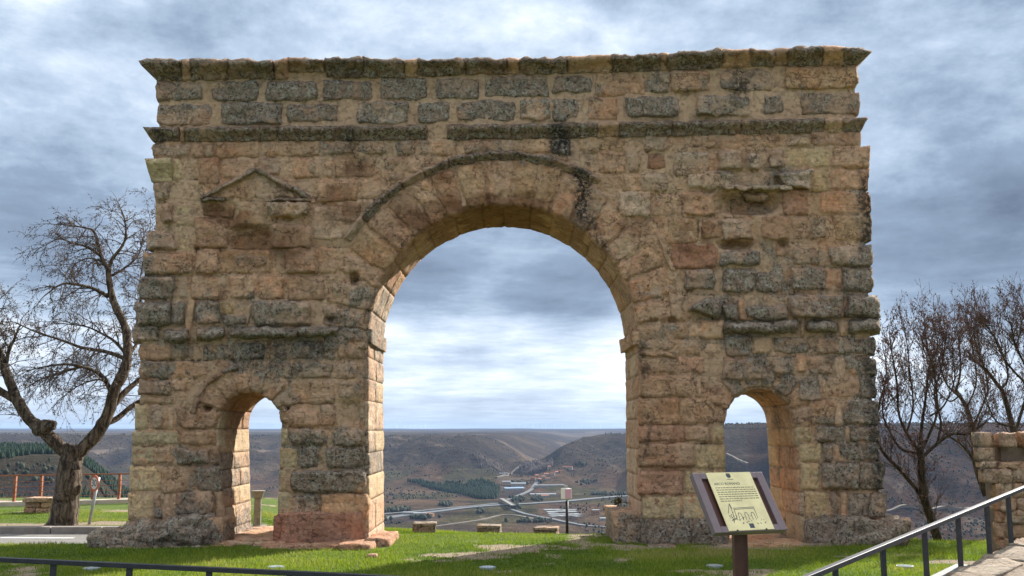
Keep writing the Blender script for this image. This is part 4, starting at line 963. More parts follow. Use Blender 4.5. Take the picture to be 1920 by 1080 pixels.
# far woods and scrub
M_PINE = flat('dark_pine_needles', (.012, .030, .010), .95, var=.5, scale=.15)
M_SHRUB = flat('dark_evergreen_scrub', (.038, .046, .028), .95, var=.5, scale=.1)
M_BARE = flat('bare_grey_poplars', (.11, .085, .075), .95, var=.35, scale=.1)
def wood(name, pts, hr, mat, shape='cone', seed=0, label=None):
    rs = random.Random(seed); V = []; F = []
    for x, y, z in pts:
        h = rs.uniform(*hr); r = h * (.26 if shape == 'cone' else .48 if shape == 'ball' else .22); k = len(V); a0 = rs.random() * 6
        if shape == 'cone':
            for q, (rr, zz_) in enumerate(((r * .5, 0), (r, .15 * h), (r * .75, .5 * h), (r * .35, .8 * h))):
                for j in range(6):
                    an = a0 + j * 1.047 + q * .5; s_ = rs.uniform(.75, 1.2); V.append((x + rr * s_ * math.cos(an), y + rr * s_ * math.sin(an), z + zz_))
            V.append((x, y, z + h))
        else:
            for q, (rr, zz_) in enumerate(((r * .55, -.03 * h), (r, .3 * h), (r * .95, .62 * h), (r * .5, .9 * h))):
                for j in range(6):
                    an = a0 + j * 1.047 + q * .5; s_ = rs.uniform(.65, 1.25); V.append((x + rr * s_ * math.cos(an), y + rr * s_ * math.sin(an), z + zz_ * rs.uniform(.85, 1.15)))
            V.append((x, y, z + h))
        for q in range(3):
            for j in range(6): F.append((k + q * 6 + j, k + q * 6 + (j + 1) % 6, k + q * 6 + 6 + (j + 1) % 6, k + q * 6 + 6 + j))
        for j in range(6): F.append((k + 18 + j, k + 18 + (j + 1) % 6, k + 24))
    return link(name, mesh(name, V, F, mat), kind='stuff')
def scatter(poly, n_, seed, far=True):
    """points on the terrain inside an outline measured in the photograph"""
    rs = np.random.RandomState(seed); p = np.array([hit(*q)[:2] for q in poly]); out = []
    lo, hi = p.min(0), p.max(0)
    while len(out) < n_:
        q = lo + (hi - lo) * rs.rand(400, 2); k = inside([tuple(a_) for a_ in p], q[:, 0], q[:, 1])
        if not k.any(): break
        out += [(a_, b_) for a_, b_ in q[k]]
    out = np.array(out[:n_]); z = terr(out[:, 0], out[:, 1])
    return [(a_, b_, c_) for (a_, b_), c_ in zip(out, z)]
wood('pine_wood', scatter([(762, 903), (800, 907), (835, 912), (870, 912), (880, 905), (905, 900), (938, 915), (930, 936), (895, 936), (860, 926), (800, 915)], 1500, 1), (9, 15), M_PINE, 'cone', 1)
wood('poplar_wood', scatter([(975, 880), (990, 870), (1010, 868), (1036, 868), (1036, 878), (1010, 886), (975, 888)], 420, 2), (12, 20), M_BARE, 'tall', 2)
wood('poplar_wood', scatter([(880, 858), (930, 872), (950, 888), (900, 882)], 200, 3), (9, 15), M_BARE, 'tall', 3)
rs_ = np.random.RandomState(9)
yq = 900 + 4000 * rs_.rand(26000) ** 1.1; xq = yq * rs_.uniform(-.56, .6, 26000); kq = fbm(xq / 300, yq / 300, 4) + .25 * (fbm(xq / 60, yq / 60, 2) - .5) > .50
xq, yq = xq[kq], yq[kq]; pts = list(zip(xq.tolist(), yq.tolist(), terr(xq, yq).tolist()))   # scattered evergreen shrubs over all visible slopes
wood('scrub', pts, (1.8, 6), M_SHRUB, 'ball', 5)
pts = []
for (px, py, sx, sy, n_) in ((740, 958, 30, 3, 60), (835, 947, 14, 3, 40), (965, 952, 12, 4, 20), (1005, 936, 10, 4, 26), (970, 938, 10, 4, 26), (900, 962, 5, 4, 14), (790, 973, 22, 2, 24), (1140, 928, 40, 1.5, 60), (975, 908, 14, 5, 22), (1090, 871, 12, 3, 16), (1000, 979, 40, 2, 30), (720, 975, 10, 2, 14), (1010, 902, 5, 4, 10), (850, 905, 30, 2, 12), (1100, 905, 30, 5, 24)):
    for _ in range(n_): pts.append(hit(px + rs_.randn() * sx * .5, py + rs_.randn() * sy * .5))
wood('scrub', pts, (5, 11), M_SHRUB, 'ball', 6)
# pine slope and scrub beyond the left railing
pts = []
while len(pts) < 5200:
    y = rs_.uniform(650, 1750); x = y * rs_.uniform(-.60, -.26); n_ = fbm(np.array([x / 150 + 3]), np.array([y / 150]), 4)[0]
    band = (x / y < -.36 and n_ > .43) or (x / y >= -.40 and n_ > .60)
    if band: pts.append((x, y, float(terr(x, y))))
wood('pine_wood', pts, (5, 10), M_PINE, 'cone', 8)
pts = []
for _ in range(2600):
    y = 60 + 500 * rs_.rand(); x = y * rs_.uniform(-.62, -.2)
    if fbm(np.array([x / 40 + 3]), np.array([y / 40]), 3)[0] > .47: pts.append((x, y, float(terr(x, y)) - .1))
wood('scrub', pts, (.6, 1.9), M_SHRUB, 'ball', 10)
pts = []
yq = 40 + 900 * rs_.rand(22000) ** 1.3; xq = yq * rs_.uniform(.28, .64, 22000); kq = fbm(xq / 30 + 8, yq / 45, 4) > .47
xq, yq = xq[kq], yq[kq]; pts = list(zip(xq.tolist(), yq.tolist(), (terr(xq, yq) - .1).tolist()))
wood('scrub', pts, (.4, 1.5), flat('reddish_bare_scrub', (.085, .055, .045), .95, var=.5, scale=.2), 'ball', 12)

# ------------------------------------------------------------------ trees
def bark(name, c0, c1):
    m, t, b = newmat(name); pos = t.add('ShaderNodeNewGeometry').outputs['Position']
    st = t.noise(t.vmath('MULTIPLY', t.vmath('ADD', pos, t.vmath('SCALE', t.noise(pos, 2, 3, .5, 0, True), .25)), (16, 16, 2.6)), 1.0, 8, .68, .5); n_ = t.noise(pos, 5, 6, .7)
    c = t.mix(t.map(st, .40, .62), c0, c1); c = t.mix(t.map(n_, .52, .68, 0.0, .55), c, t.mix(1.0, c, (1.5, 1.5, 1.45), 'MULTIPLY')); c = t.mix(t.map(n_, .46, .32, 0.0, .6), c, (.02, .016, .012))
    t.put(b.inputs['Base Color'], c); b.inputs['Roughness'].default_value = .95
    bp_ = t.add('ShaderNodeBump', i_Strength=1.0, i_Distance=.07); t.put(bp_.inputs['Height'], t.math('ADD', st, t.math('MULTIPLY', n_, .6))); t.l.new(bp_.outputs[0], b.inputs['Normal'])
    return m
M_BARK = bark('furrowed_grey_brown_bark', (.035, .026, .019), (.19, .145, .105))
M_BARKR = bark('dark_brown_bark', (.03, .021, .016), (.115, .082, .06))
M_TWIG = flat('thin_dark_twigs', (.125, .098, .084), .95, var=.2)
M_TWIGR = flat('reddish_twigs', (.105, .072, .060), .95, var=.2)
M_BUD = flat('dry_purple_brown_buds', (.15, .115, .11), .9, var=.3)
M_BUDR = flat('dark_red_buds', (.16, .085, .075), .9, var=.3)
def catmull(pts, k=4):
    p = [pts[0]] + list(pts) + [pts[-1]]; out = []
    for i in range(1, len(p) - 2):
        for j in range(k):
            t = j / k; a, b, c, d_ = p[i - 1], p[i], p[i + 1], p[i + 2]
            out.append(a * 0 + .5 * ((2 * b) + (c - a) * t + (2 * a - 5 * b + 4 * c - d_) * t * t + (3 * b - a - 3 * c + d_) * t ** 3))
    out.append(pts[-1]); return out
class Tree:
    def __init__(s, Y, seed, y_jit=.35):
        s.Y = Y; s.rs = random.Random(seed); s.wood = MB(); s.tw = MB(); s.bud = MB(); s.limbs = []; s.tip = .5; s.wig = 1.0; s.bs = 1.0
    def limb(s, pix, r0, r1, dy=0.0, n=7, lump=0.0):
        pts = []
        for i, q in enumerate(pix):
            f = i / max(1, len(pix) - 1); yy = q[2] if len(q) > 2 else s.Y + dy * f
            pts.append(Vector(P(q[0], q[1], yy)))
        c = catmull(pts, 5); m = len(c); rad = [r0 + (r1 - r0) * (i / (m - 1)) for i in range(m)]
        if lump: rad = [r * (1 + lump * s.rs.uniform(-1, 1)) for r in rad]
        c = [p + Vector((s.rs.uniform(-1, 1), s.rs.uniform(-1, 1), s.rs.uniform(-1, 1))) * r * .05 for p, r in zip(c, rad)]
        s.wood.tube(c, rad, n); s.limbs.append((c, rad)); return c, rad
    def sub(s, p, d_, ln, r, lev, up, budn, mb):
        rs = s.rs; seg = 5 if lev else 4; pts = [p]; dd = d_.normalized(); rad = [r]
        for i in range(seg):
            dd = (dd + Vector((rs.gauss(0, .17) * s.wig, rs.gauss(0, .17) * s.wig, rs.gauss(0, .15) * s.wig + up * .16))).normalized()
            pts.append(pts[-1] + dd * ln / seg); rad.append(max(.0024, r * (1 - .8 * (i + 1) / seg)))
        mb.tube(pts, rad, 4 if r > .012 else 3, False)
        if lev > 0:
            for _ in range(s.nb[lev]):
                i = rs.randint(1, seg); f = rs.random(); q = pts[i - 1].lerp(pts[i], f); ax = Vector((rs.gauss(0, 1), rs.gauss(0, 1), rs.gauss(0, 1))).normalized()
                t = (pts[i] - pts[i - 1]).normalized(); nd = (t * .72 + (ax - t * ax.dot(t)) * .75).normalized()
                s.sub(q, nd, ln * rs.uniform(.4, .7), max(.003, rad[i] * .62), lev - 1, up, budn, s.tw)
        if lev <= 1:
            for _ in range(budn if lev == 0 else budn // 2):
                i = rs.randint(1, seg); q = pts[i - 1].lerp(pts[i], rs.random()); s.leaf(q)
    def leaf(s, q):
        rs = s.rs; l_ = rs.uniform(.012, .032) * s.bs; w_ = l_ * rs.uniform(.3, .6); a = Vector((rs.gauss(0, 1), rs.gauss(0, 1), rs.gauss(-.3, 1))).normalized(); b = a.cross(Vector((rs.gauss(0, 1), rs.gauss(0, 1), rs.gauss(0, 1)))).normalized()
        s.bud.quad(tuple(q), tuple(q + a * l_ * .5 + b * w_), tuple(q + a * l_), tuple(q + a * l_ * .5 - b * w_))
    def sprout(s, lst, every, ln, r, lev, up, budn, fmin=.1, side=1.0):
        rs = s.rs
        for c, rad in lst:
            L = 0; nxt = rs.uniform(0, every); tot = sum((c[i + 1] - c[i]).length for i in range(len(c) - 1))
            for i in range(len(c) - 1):
                L += (c[i + 1] - c[i]).length
                while L > nxt:
                    nxt += every * rs.uniform(.6, 1.4)
                    if L / tot < fmin: continue
                    t = (c[i + 1] - c[i]).normalized(); ax = Vector((rs.gauss(0, 1), rs.gauss(0, .7), rs.gauss(.15 + up * .3, 1))).normalized()
                    nd = (t * rs.uniform(.4, .9) + (ax - t * ax.dot(t)) * side).normalized()
                    s.sub(c[i], nd, ln * rs.uniform(.55, 1.25) * (1 - s.tip * (L / tot) ** 2), min(r, rad[i] * .7), lev, up, budn, s.wood if r > .014 else s.tw)
            e = c[-1]; s.sub(e, (c[-1] - c[-2]), ln * (1.1 - s.tip), min(r, rad[-1]), lev, up, budn, s.tw)
    def done(s, name, label, bark, twig, budm, loc, group=None):
        t = thing(name, label, 'tree', loc, group)
        for nm, m_, mt in (('trunk', s.wood, bark), ('crown', s.tw, twig), ('buds', s.bud, budm)):
            o = m_.build(nm, mt, t, True); o.location = -Vector(loc)
        return t
T = Tree(20.2, 11); T.nb = [0, 5, 4, 4]
tr, _ = T.limb([(116, 996), (119, 975), (124, 940), (129, 905), (131, 875), (138, 850), (141, 838)], .29, .20, n=14, lump=.05)
T.wood.tube([Vector(P(112, 1000, 20.2)), Vector(P(118, 980, 20.2)), Vector(P(121, 955, 20.2))], [.40, .29, .24], 12)
T.limbs = []
R1 = T.limb([(141, 858), (151, 846), (183, 810), (204, 771), (214, 732), (232, 697), (239, 666), (238, 638), (233, 610), (213, 565), (205, 530), (203, 502)], .155, .055, .5, 9, .08)
R1a = T.limb([(203, 506, 20.7), (189, 479, 20.7), (178, 438, 20.6), (163, 428, 20.5), (117, 421, 20.3)], .05, .012)
R1b = T.limb([(203, 506, 20.7), (211, 485, 20.8), (230, 460, 20.9), (236, 438, 21), (233, 410, 21), (226, 390, 21)], .045, .01)
R1c = T.limb([(203, 556, 20.6), (172, 540, 20.3), (133, 532, 20), (111, 535, 19.8), (84, 554, 19.6)], .042, .012)
R1d = T.limb([(189, 479, 20.7), (160, 462, 20.4), (137, 456, 20.2), (110, 448, 20), (85, 460, 19.8)], .028, .008)
R1e = T.limb([(190, 490, 20.7), (165, 484, 20.9), (140, 494, 21.1), (118, 496, 21.2)], .02, .007)
R2 = T.limb([(207, 731, 20.5), (190, 704, 20.2), (162, 690, 20), (120, 683, 19.7), (70, 690, 19.4)], .055, .014)
R2b = T.limb([(150, 688, 20), (110, 700, 20.2), (75, 712, 20.4), (45, 730, 20.4)], .03, .008)
R3 = T.limb([(232, 671, 20.6), (197, 659, 20.9), (155, 652, 21.1), (116, 638, 21.2), (67, 622, 21.3), (28, 604, 21.4)], .05, .012)
R3b = T.limb([(236, 664, 20.6), (215, 640, 20.6), (190, 625, 20.6), (160, 612, 20.5), (110, 606, 20.4)], .036, .01)
R4 = T.limb([(204, 771, 20.4), (229, 740, 20.6), (256, 716, 20.9), (285, 690, 21.1), (300, 640, 21.2)], .08, .03)
R5 = T.limb([(196, 792, 20.4), (218, 786, 20.7), (250, 760, 21), (290, 740, 21.2), (310, 730, 21.3)], .075, .03)
R6 = T.limb([(206, 735, 20.5), (196, 716, 20.6), (180, 712, 20.6), (150, 722, 20.6), (125, 738, 20.5)], .03, .008)
R7 = T.limb([(240, 668, 20.7), (258, 640, 21), (268, 600, 21.2), (262, 540, 21.3), (268, 490, 21.3)], .04, .012)
R8 = T.limb([(203, 520, 20.7), (230, 505, 21), (258, 480, 21.2), (270, 440, 21.3)], .03, .01)
R9 = T.limb([(268, 490, 21.3), (278, 450, 21.4), (282, 415, 21.4), (277, 392, 21.4)], .012, .005)
L1 = T.limb([(141, 856), (117, 843), (92, 818), (72, 800), (53, 784), (32, 751), (21, 722), (8, 690), (-4, 655)], .15, .085, -.4, 9, .08)
L2 = T.limb([(28, 748, 20), (8, 738, 19.9), (-20, 720, 19.7), (-60, 700, 19.6)], .09, .05)
L3 = T.limb([(10, 692, 19.9), (16, 660, 19.8), (28, 632, 19.8), (38, 608, 19.8)], .05, .012)
L4 = T.limb([(2, 670, 19.9), (-14, 630, 19.8), (-10, 580, 19.8), (0, 560, 19.8)], .07, .012)
for cc, rr in ((P(85, 800, 19.95), .135), (P(75, 806, 20.0), .12), (P(96, 797, 19.9), .10), (P(143, 872, 20.0), .09), (P(112, 930, 20.0), .09)):
    V_, F_ = rock((0, 0, 0), (rr * 2, rr * 2, rr * 1.8), seed=rr * 90, n=5, boxy=.35, rough=.05, freq=3)
    k = len(T.wood.v); T.wood.v += [(x + cc[0], y + cc[1], z + cc[2]) for x, y, z in V_]; T.wood.f += [tuple(k + q for q in f) for f in F_]
thick = [R1, L1, L2]; thin = [R1a, R1b, R1c, R1d, R1e, R2, R2b, R3, R3b, R6, R7, R8, R9, R4, L3, L4]
T.sprout(thin, .088, .80, .013, 2, -.6, 4, .10)
T.sprout(thick, .22, .75, .014, 2, -.3, 4, .40)
T.sprout([(tr[-8:], [.2] * 8)], .12, .5, .006, 1, .5, 0, 0)
T.done('old_tree', 'gnarled pollarded tree with forked trunk and bare drooping twigs beside the road', M_BARK, M_TWIG, M_BUD, P(116, 996, 20.2))
def rtree(Y, seed, limbs, label, spr=.34, fm=.25, thin_lev=2):
    T = Tree(Y, seed); T.nb = [0, 4, 4, 4]; ls = []
    for pix, r0, r1 in limbs: ls.append(T.limb(pix, r0 * (.8 if r0 > .08 else .62), r1 * .7, T.rs.uniform(-.6, .6)))
    T.tip = .5; T.wig = .55; T.bs = 1.2; T.sprout(ls, spr * .28, .80, .010, thin_lev, .75, 3, fm, .6)
    q = limbs[0][0][0]
    T.done('bare_tree', label, M_BARKR, M_TWIGR, M_BUDR, P(q[0], q[1], Y), 'bare trees beyond the right end of the lawn')
rtree(19.6, 21, [([(1772, 1045), (1762, 1020), (1744, 967), (1733, 935), (1728, 897), (1727, 860), (1722, 836)], .135, .085), ([(1740, 950), (1718, 917), (1684, 878), (1655, 847), (1640, 810), (1648, 760), (1660, 720)], .075, .02),
    ([(1727, 860), (1757, 832), (1785, 814), (1819, 813), (1850, 790)], .06, .025), ([(1724, 842), (1728, 800), (1735, 750), (1742, 690), (1758, 650), (1750, 610)], .06, .012), ([(1724, 846), (1700, 812), (1685, 775), (1682, 720), (1672, 660), (1668, 630)], .055, .012),
    ([(1728, 846), (1745, 808), (1757, 770), (1752, 700), (1738, 650), (1732, 590)], .05, .01), ([(1722, 850), (1690, 842), (1668, 808), (1655, 770), (1662, 690), (1655, 650)], .05, .01), ([(1757, 832), (1764, 790), (1752, 740), (1765, 690), (1775, 620), (1776, 610)], .04, .01), ([(1700, 812), (1712, 760), (1705, 690), (1700, 640), (1692, 600)], .035, .008), ([(1744, 780), (1770, 760), (1790, 710), (1785, 650), (1798, 620)], .035, .008)],
    'bare reddish tree leaning over the grass edge beside the right pier')
rtree(22.5, 22, [([(1850, 930), (1832, 880), (1826, 835), (1822, 800), (1812, 764), (1793, 733)], .11, .06), ([(1822, 806), (1838, 770), (1852, 730), (1846, 690), (1836, 650), (1830, 600)], .045, .01), ([(1793, 733), (1801, 692), (1798, 640), (1796, 630), (1790, 590)], .045, .01), ([(1800, 745), (1775, 720), (1762, 680), (1768, 640), (1762, 605)], .04, .01), ([(1812, 764), (1830, 720), (1825, 660), (1818, 620), (1812, 590)], .035, .01), ([(1830, 870), (1806, 837), (1780, 818), (1757, 801), (1735, 790)], .05, .015), ([(1800, 740), (1780, 752), (1750, 722), (1740, 680), (1720, 610)], .035, .01)],
    'slim bare tree rising behind the left end of the ruined wall')
rtree(21.2, 23, [([(1925, 930), (1908, 860), (1899, 804), (1881, 738), (1870, 721), (1847, 692), (1815, 668)], .10, .035), ([(1876, 730), (1888, 715), (1888, 690), (1870, 640), (1850, 610), (1842, 590)], .045, .01), ([(1925, 720), (1900, 695), (1880, 668), (1860, 625), (1840, 600)], .05, .01), ([(1902, 815), (1925, 740), (1935, 690), (1930, 620), (1918, 570)], .06, .012), ([(1930, 700), (1905, 650), (1897, 615), (1884, 580)], .045, .01), ([(1905, 650), (1915, 610), (1906, 575)], .03, .008), ([(1847, 692), (1828, 640), (1832, 590)], .03, .008), ([(1900, 800), (1868, 790), (1850, 750), (1845, 720)], .04, .012)],
    'bare tree with dense dark red buds above the ruined wall', .28)

# ------------------------------------------------------------------ ruined rubble wall on the right
rw = thing('ruined_wall', 'ruined rubble stone wall with putlog gaps beside the stone ramp', 'wall', (7.6, 14.2, -.6))
wx0 = gx(1872, 14.05); ztop = CZ + 14.05 * toz(809)
mb = MB(); mb.box((wx0 + .12, 14.16, -1.2), (wx0 + 3.2, 14.7, ztop - .08)); o = mb.build('mortar_body', flat('wall_mortar', (.20, .15, .11), .95, var=.3, scale=6, bump=.02), rw); o.location = -Vector(rw.location)
z = -.9; row = 0
rsw = random.Random(4)
while z < ztop - .04:
    h = rsw.uniform(.13, .24) if z < ztop - .75 else (.085 if row % 3 == 0 else .2)
    h = min(h, ztop - z); x = wx0 + rsw.uniform(-.04, .05)
    while x < wx0 + 3.1:
        w_ = rsw.choice((.09, .14, .18, .24, .30)) * rsw.uniform(.85, 1.15)
        gap = (z > ztop - .12 and rsw.random() < .4) or (z > ztop - .62 and h > .15 and rsw.random() < .36)
        if not gap:
            kd = rsw.choice('twttywtg'); prd = rsw.uniform(.05, .12)
            put_rock('stone', (x + w_ / 2, 14.12 + rsw.uniform(-.03, .03), z + h / 2), (w_ * 1.0, .34, h * 1.0), kd, rw, rsw.uniform(.1, .5), n=5, boxy=rsw.uniform(.74, .93), rough=.045, seed=x * 9 + z * 5, freq=3.5)
        x += w_ + .012
    if z < ztop - .9:
        put_rock('quoin', (wx0 - .01, 14.07, z + h / 2), (.10, .14, h * .98), 'r' if .2 < z < .9 else 'o', rw, .1, n=4, boxy=.92, rough=.015, seed=z * 7)
    else: put_rock('stone', (wx0 - .1 + rsw.uniform(-.04, .02), 14.15, z + h / 2), (.22, .22, h * .98), rsw.choice('twg'), rw, .4, n=4, boxy=.9, rough=.02, seed=z * 7)
    z += h + .006; row += 1

# ------------------------------------------------------------------ stone ramp and dark steel railing
e0 = Vector((2.15, 7.55, 0)); e1 = Vector((5.95, 11.75, 0)); ed = (e1 - e0).normalized(); en = Vector((ed.y, -ed.x, 0))
def rz_(s_): return .36 + .30 * s_ / (e1 - e0).length      # top of the ramp along its edge
ramp = thing('stone_ramp', 'sloping ramp paved with rough mossy stone slabs at the right corner', 'ramp', (4, 9.5, 0))
mb = MB(); q0 = e0 + ed * .3 + en * .16; q1 = e1 + ed * .25 + en * .16
k = [(q0, -.4), (q1, -.4), (q1 + en * 4, -.4), (q0 + en * 4, -.4)]
mb.v = [(p.x, p.y, z) for p, z in k] + [(p.x, p.y, rz_((p - e0).dot(ed)) - .07) for p, _ in k]
mb.f = [(3, 2, 1, 0), (4, 5, 6, 7), (0, 1, 5, 4), (1, 2, 6, 5), (2, 3, 7, 6), (3, 0, 4, 7)]
o = mb.build('ramp_body', flat('mossy_joint_earth', (.13, .13, .06), .95, var=.4, scale=8, bump=.02), ramp); o.location = -Vector(ramp.location)
rs2 = random.Random(12); row = 0; off = 0.0
while off < 3.6:
    dp = rs2.uniform(.30, .55); s_ = 2.0 + rs2.uniform(-.3, 0)
    while s_ < (e1 - e0).length + .3:
        ln = rs2.uniform(.35, 1.0); c = e0 + ed * (s_ + ln / 2) + en * (off + dp / 2 + .1)
        kd = rs2.choice('wwwtgw')
        ps_ = put_rock('paving_slab', (c.x, c.y, rz_(s_ + ln / 2) - .035 + rs2.uniform(-.012, .012)), (ln * rs2.uniform(.96, 1.02), dp * rs2.uniform(.93, 1.03), .12), kd, ramp, rs2.uniform(.15, .5), n=9, boxy=.965, rough=.030, seed=s_ * 3 + off * 7, rz=math.atan2(ed.y, ed.x) + rs2.uniform(-.06, .06), freq=2.2, tilt=.05)
        v_ = rs2.uniform(.8, 1.15); ps_.color = (.37 * v_, .335 * v_, .275 * v_, .03); s_ += ln + .02
    off += dp + .018; row += 1
M_STEEL = flat('dark_grey_painted_steel', (.045, .046, .055), .5, .2, var=.2, scale=14)
mb = MB(); a_ = e0 + ed * 2.05 + en * .02; b_ = e0 + ed * 3.45 + en * .02
rail = thing('railing', 'dark grey steel handrail round the lookout, bent at the corner by the information board', 'railing', (2.15, 7.55, 0))
def loc0(o, t): o.location = -Vector(t.location); return o
cor = Vector((2.15, 7.55, .80)); far_ = Vector(P(1935, 909, 11.95)); lf0 = Vector(P(-60, 1046.5, 9.35)); lf1 = Vector(P(620, 1078, 8.72))
lowc = Vector((2.1, 8.0, .60))
for p, q in ((lf0, lf1), (lf1, lowc), (lowc, cor), (cor, far_)):
    mb = MB(); mb.bar(p, q + (q - p).normalized() * .015, .055, .042); loc0(bevel(mb.build('handrail', M_STEEL, rail), .004), rail)
for px in (7, 133, 271, 415, 560):
    yy = 9.35 + (8.72 - 9.35) * (px + 60) / 680; f = (px + 60) / 680; p = lf0.lerp(lf1, f); p = Vector(P(px, 540, p.y)); top = lf0.lerp(lf1, (p.x - lf0.x) / (lf1.x - lf0.x))
    mb = MB(); mb.bar(top - Vector((0, 0, .02)), Vector((top.x, top.y, -.05)), .030, .05, up=(1, 0, 0)); loc0(mb.build('post', M_STEEL, rail), rail)
for px in (1470, 1560, 1649, 1728, 1793, 1848, 1889):
    u = (px - 960) / FPX      # post on the line corner -> far where the column px meets it
    best = min((abs((cor.lerp(far_, k / 400).x / cor.lerp(far_, k / 400).y) - u / 1.02), k) for k in range(401))[1]
    top = cor.lerp(far_, best / 400); s_ = (Vector((top.x, top.y, 0)) - e0).dot(ed)
    mb = MB(); mb.bar(top - Vector((0, 0, .02)), Vector((top.x, top.y, (rz_(s_) - .02) if px > 1780 else -.1)), .05, .036, up=(1, 0, 0)); loc0(mb.build('post', M_STEEL, rail), rail)
s0_, s1_ = 1.6, (Vector((P(1812, 1052, 10.2)[0], 10.2, 0)) - e0).dot(ed)
mb = MB(); pa = e0 + ed * s0_ + en * .05; pb = e0 + ed * s1_ + en * .05
mb.bar((pa.x, pa.y, rz_(s0_) + .01), (pb.x, pb.y, rz_(s1_) + .01), .14, .02); loc0(bevel(mb.build('edge_plate', flat('dull_edge_plate', (.16, .16, .155), .5, .5, var=.3, scale=12), rail), .003), rail)

# ------------------------------------------------------------------ information board
TL = Vector(P(1297, 888, 8.30)); al = R(22); U = Vector((math.cos(al), math.sin(al), 0)); run = .324; W_, H_ = .709, .465
Dn = Vector((math.sin(al) * run, -math.cos(al) * run, -H_ * .99)); L_ = Dn.length; Vd = Dn.normalized(); Nn = U.cross(-Vd).normalized()
if Nn.z < 0: Nn = -Nn
board = thing('information_board', 'brown metal lectern with yellow information panel about the arch', 'sign', (TL.x + .35, TL.y - .1, 0))
def bp(u, v, n): return tuple(TL + U * (u * W_) + Vd * (v * L_) + Nn * n)
def slab(mb, u0, u1, v0, v1, n0, n1):
    k = len(mb.v); mb.v += [bp(u, v, n) for n in (n0, n1) for u, v in ((u0, v0), (u1, v0), (u1, v1), (u0, v1))]
    mb.f += [tuple(k + i for i in q) for q in ((0, 1, 2, 3), (7, 6, 5, 4), (4, 5, 1, 0), (5, 6, 2, 1), (6, 7, 3, 2), (7, 4, 0, 3))]
M_BRN = flat('brown_painted_steel', (.10, .046, .038), .45, .1, var=.15, scale=10); M_FRM = flat('brown_frame_sky_sheen', (.20, .15, .16), .35, .15, var=.08, scale=10)  # lilac lift of the frame is sky reflection put into its colour
M_PLT = flat('yellowed_enamel_panel', (.86, .74, .41), .35, var=.12, scale=9); M_INK = flat('dark_print', (.09, .095, .11), .6, var=.25, scale=60)
M_INKL = flat('faded_print', (.30, .27, .16), .6, var=.3, scale=60)
mb = MB(); slab(mb, .02, .98, .02, .98, -.045, -.02); loc0(mb.build('back_panel', M_BRN, board), board)
for q in ((0, .10, 0, 1), (.90, 1, 0, 1), (.10, .90, 0, .10), (.10, .90, .90, 1)):
    mb = MB(); slab(mb, *q, -.05, .006); loc0(bevel(mb.build('frame_bar', M_FRM, board), .003), board)
mb = MB(); slab(mb, .185, .815, .004, .985, .0065, .012); plate = loc0(mb.build('panel', M_PLT, board), board)
for u in (.30, .70):
    mb = MB(); slab(mb, u - .010, u + .010, .975, .993, .012, .018); loc0(mb.build('screw', M_STEEL, board), board)
mb = MB(); rs3 = random.Random(3)
n0, n1 = .0121, .0126
for i, v in enumerate((.262, .300, .338, .376, .414, .452, .490)):   # text lines, one bar per word, too small to read in the photograph
    u = .235; end = .775 if i < 6 else .52
    while u < end:
        w_ = min(rs3.uniform(.014, .05), end - u + .01); slab(mb, u, u + w_, v, v + .016, n0, n1); u += w_ + .008
loc0(mb.build('text_lines', M_INKL, board), board)
mb = MB(); slab(mb, .455, .515, .035, .085, n0, n1); slab(mb, .462, .475, .02, .04, n0, n1); slab(mb, .48, .49, .015, .04, n0, n1); slab(mb, .497, .51, .02, .04, n0, n1)
k = len(mb.v); mb.v += [bp(.455, .085, n1), bp(.515, .085, n1), bp(.485, .108, n1)]; mb.f.append((k, k + 1, k + 2)); slab(mb, .445, .535, .122, .131, n0, n1)
loc0(mb.build('crest', M_INK, board), board)
mb = MB(); slab(mb, .49, .555, .88, .955, n0, n1); loc0(mb.build('emblem', M_INK, board), board)
mb = MB()
def stroke(pts, w_=.004):
    for (a0, b0_), (a1, b1_) in zip(pts[:-1], pts[1:]): mb.bar(bp(a0, b0_, .0128), bp(a1, b1_, .0128), w_, .001, up=tuple(Nn))
stroke([(.27, .70), (.335, .54), (.345, .62)]); stroke([(.335, .54), (.33, .80)]); stroke([(.30, .80), (.36, .80)])
stroke([(.36, .62), (.66, .61)]); stroke([(.365, .64), (.655, .63)]); stroke([(.37, .64), (.36, .82)]); stroke([(.65, .63), (.65, .80)])
for cx in (.42, .51, .60): stroke([(cx - .022, .82), (cx - .022, .73), (cx - .012, .70), (cx + .012, .70), (cx + .022, .73), (cx + .022, .82)])
for i in range(46):
    u, v = (.27 + .10 * rs3.random(), .68 + .18 * rs3.random()) if i < 20 else (.30 + .45 * rs3.random(), .76 + .12 * rs3.random())
    stroke([(u, v), (u + rs3.uniform(-.02, .02), v + rs3.uniform(-.02, .03))], .005)
loc0(mb.build('drawing', M_INK, board), board)
import mathutils
def text(body, size, mat, name, parent, mtx, ext=.0004):
    cu = bpy.data.curves.new(name, 'FONT'); cu.body = body; cu.size = size; cu.extrude = ext; cu.align_x = 'CENTER'; cu.align_y = 'CENTER'; cu.materials.append(mat)
    tmp = bpy.data.objects.new(name, cu); COL.objects.link(tmp); me = bpy.data.meshes.new_from_object(tmp.evaluated_get(bpy.context.evaluated_depsgraph_get())); bpy.data.objects.remove(tmp)
    o = link(name, me, parent); o.matrix_local = mathutils.Matrix.Translation(-Vector(parent.location)) @ mtx; return o
mt = mathutils.Matrix((( U.x, -Vd.x, Nn.x, 0), (U.y, -Vd.y, Nn.y, 0), (U.z, -Vd.z, Nn.z, 0), (0, 0, 0, 1)))
text('ARCO ROMANO', .034, M_INK, 'title', board, mathutils.Matrix.Translation(Vector(bp(.42, .205, .0128))) @ mt)
pc = TL + U * (.47 * W_) + Vd * (.62 * L_); pw = .058
mb = MB(); zt = pc.z - .02
